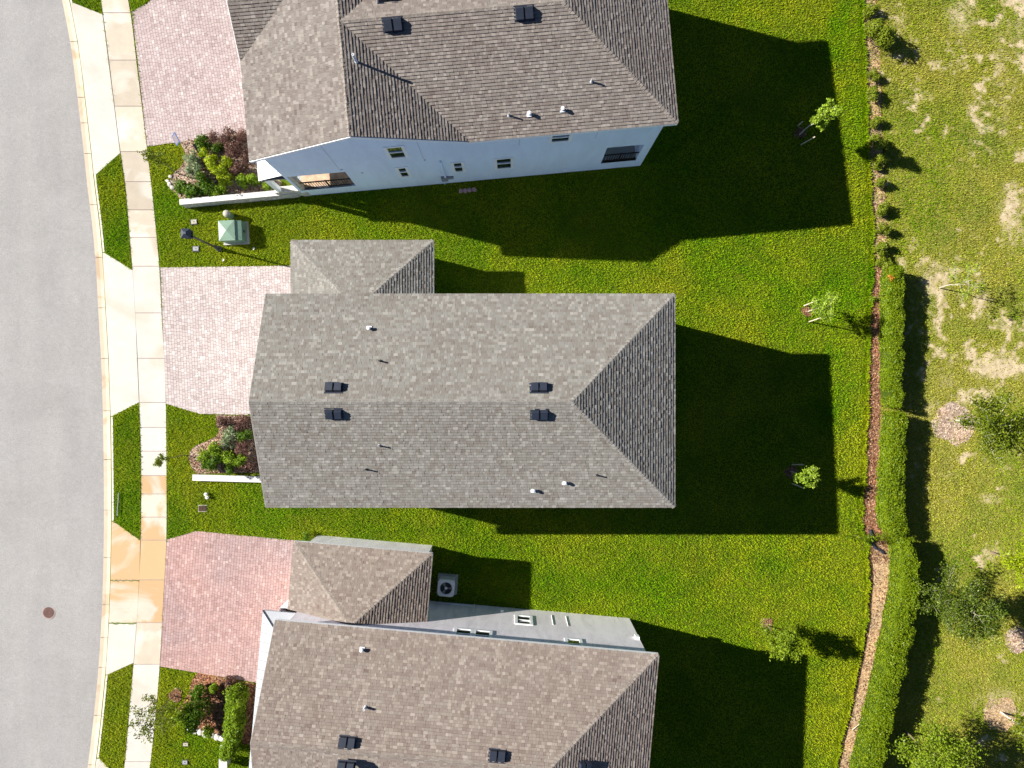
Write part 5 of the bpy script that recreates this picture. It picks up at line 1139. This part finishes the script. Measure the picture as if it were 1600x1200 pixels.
# manhole
e = thing('manhole_cover', 76, 957, 'round rusty manhole cover in the road', 'manhole', dz=RD)
MB().lathe([(.33, -.02), (.33, .008), (.29, .009)], n=32).build('frame', M['joint_sand'], e)
mc = MB(); mc.lathe([(.275, -.01), (.275, .014), (.26, .016)], n=32); mo = mc.build('cover', M['iron'], e)
for i in range(-4, 5):
    for j in range(-4, 5):
        if i * i + j * j < 18: MB().box(i * .055 - .016, i * .055 + .016, j * .055 - .016, j * .055 + .016, .0165, .022).build('tread', M['iron'], mo)
# low walls
def low_wall(name, A, B, th, h0, h1, label, stones, mat, capm):
    A, B = Vector(A), Vector(B); d = Vector((B.x - A.x, B.y - A.y, 0)); L = d.length; rz = math.atan2(d.y, d.x); zt = max(A.z, B.z)
    e = empty(name, A, rz); tag(e, label, 'wall'); r = random.Random(4)
    MB().box(0, L, 0, th, -0.4, h1 - 0.08).build('core', M[mat], e); MB().box(-.03, L + .03, -.03, th + .03, h1 - 0.078, h1).build('cap', M[capm], e)
    if stones:
        z = -0.1; row = 0; me = None
        while z < h1 - 0.12:
            x = -r.random() * .15
            while x < L:
                w = r.uniform(.16, .34); x1 = min(L, x + w)
                if x1 - max(0, x) > .03: MB().box(max(0, x) + .006, x1 - .006, -.03 - r.random() * .02, -.002, z + .005, min(z + .10, h1 - .085)).build('stone', M['stone'], e)
                x += w
            z += .105; row += 1
    return e
pA, pB = HU.toW((-13.9, -3.98, 0)), HU.toW((-8.35, -3.96, 0)); pA.z = gz(pA.y); pB.z = gz(pB.y)
low_wall('planter_wall', pA, pB, .20, .5, .62, 'low stone faced planter wall in front of the topmost house', True, 'stucco_white', 'cap_white')
a, b = G(305, 749), G(414, 752); low_wall('curb_wall', a, b, .24, .2, .26, 'low white wall edging the bed of the middle house', False, 'cap_white', 'cap_white')
# edging stones
r = random.Random(9)
def rock(px, py, s, label, mat='stone', cat='stone', group=None, name='edging_stone', flat=.6):
    rs = np.random.RandomState(int(px * 3 + py)); mb = MB(); mb.lathe([(.30, -.3), (.5, 0), (.42, .35), (.18, .5)], n=9)
    mb.v = [(x * s * rs.uniform(.85, 1.15), y * s * rs.uniform(.7, 1.1), z * s * flat) for x, y, z in mb.v]; o = mb.build(name, M[mat]); o.location = G(px, py, .02); o.rotation_euler = (0, 0, rs.rand() * 6); return tag(o, label, cat, group)
for i, (x, y) in enumerate([(296, 1136), (305, 1141), (313, 1144), (322, 1146), (331, 1148), (340, 1151), (348, 1153)]): rock(x, y, r.uniform(.34, .44), f'{ordn[i]} pale edging stone from the left along the lower bed', group='stones edging the lower bed')
for i, (x, y) in enumerate([(262, 283), (265, 288), (269, 293), (266, 276)]): rock(x, y, r.uniform(.2, .28), ['uppermost', 'second', 'third', 'lowest'][(1, 2, 3, 0)[i]] + ' pale stone at the left tip of the upper bed', group='stones at the upper bed')
for i, x in enumerate((720, 727, 734, 741)): rock(x, 298.5 - (x - 720) * .09, .26, f'{ordn[i]} small pink stone from the left against the topmost house wall', 'pink', group='pink stones by the wall', name='pink_stone')
# AC unit
c = W(697, 919, 0.35); e = empty('air_conditioner', (c.x, c.y, gz(c.y)), -A51); tag(e, 'outdoor air conditioner with round fan beside the lowest garage wing', 'air conditioner')
MB().box(-.50, .50, -.50, .50, -.1, .08).build('pad', M['grey_slab'], e)
MB().box(-.38, .38, -.38, .38, .08, .76).build('body', M['ac'], e)
tp = MB(); n = 32
for i in range(n):
    t0, t1 = 2 * math.pi * i / n, 2 * math.pi * (i + 1) / n
    def sq(t): k = .41 / max(abs(math.cos(t)), abs(math.sin(t))); k = min(k, .50); return (math.cos(t) * k, math.sin(t) * k)
    tp.poly([(math.cos(t0) * .29, math.sin(t0) * .29, .83), (*sq(t0), .80), (*sq(t1), .80), (math.cos(t1) * .29, math.sin(t1) * .29, .83)])
    tp.poly([(*sq(t0), .80), (*sq(t0), .762), (*sq(t1), .762), (*sq(t1), .80)]); tp.poly([(math.cos(t0) * .29, math.sin(t0) * .29, .83), (math.cos(t1) * .29, math.sin(t1) * .29, .83), (math.cos(t1) * .29, math.sin(t1) * .29, .765), (math.cos(t0) * .29, math.sin(t0) * .29, .765)])
top_ = tp.build('top', M['ac'], e); MB().lathe([(.288, .761), (.288, .766)], n=32).build('fan_well', M['ac_dark'], top_)
fan = MB()
for k in range(3):
    t = k * 2.094; ct, st_ = math.cos(t), math.sin(t)
    fan.poly([(ct * .05 - st_ * .02, st_ * .05 + ct * .02, .80), (ct * .26 - st_ * .10, st_ * .26 + ct * .10, .80), (ct * .26 + st_ * .06, st_ * .26 - ct * .06, .785), (ct * .05 + st_ * .02, st_ * .05 - ct * .02, .79)])
fan.build('fan_blades', M['box_grey'], top_); MB().lathe([(.07, .78), (.07, .815), (.02, .82)], n=16).build('hub', M['ac'], top_)
gr = MB()
for rr in (.10, .16, .22, .28):
    for i in range(24): t0, t1 = i * math.pi / 12, (i + 1) * math.pi / 12; gr.tube((math.cos(t0) * rr, math.sin(t0) * rr, .832), (math.cos(t1) * rr, math.sin(t1) * rr, .832), .005, n=4, cap=False)
gr.build('grille', M['ac_dark'], top_)
for k in range(6): MB().box(-.385, .385, -.385, .385, .16 + k * .09, .175 + k * .09).build('louvre', M['box_grey'], e)
# black drain pipe
pts = [G(1360, 828, .08), G(1363, 838, .08), G(1362, 848, .08), G(1368, 856, .08), G(1377, 860, .08), G(1383, 867, .06)]; mb = MB()
sm = []
for p, q in zip(pts, pts[1:]): sm += [p.lerp(q, t) for t in (0, .33, .66)]
for i, (p, q) in enumerate(zip(sm, sm[1:])): mb.tube(p - pts[0], q - pts[0], .075 if i % 2 else .062, .062 if i % 2 else .075, 10)
o = mb.build('drain_pipe', M['black']); o.location = pts[0]; tag(o, 'black corrugated drain pipe lying between two hedges', 'pipe')
for (x0, y0, x1, y1, l) in ((1338, 837, 1350, 843, 'white stick beside the drain pipe'), (1331, 1141, 1343, 1131, 'pale stick on the lower mulch strip')):
    a, b = G(x0, y0, .08), G(x1, y1, .12); mb = MB(); mb.tube((0, 0, 0), (b - a) * .5, .022, .018, 6); mb.tube((b - a) * .5, b - a, .018, .012, 6); o = mb.build('stick', M['stake']); o.location = a; tag(o, l, 'stick')
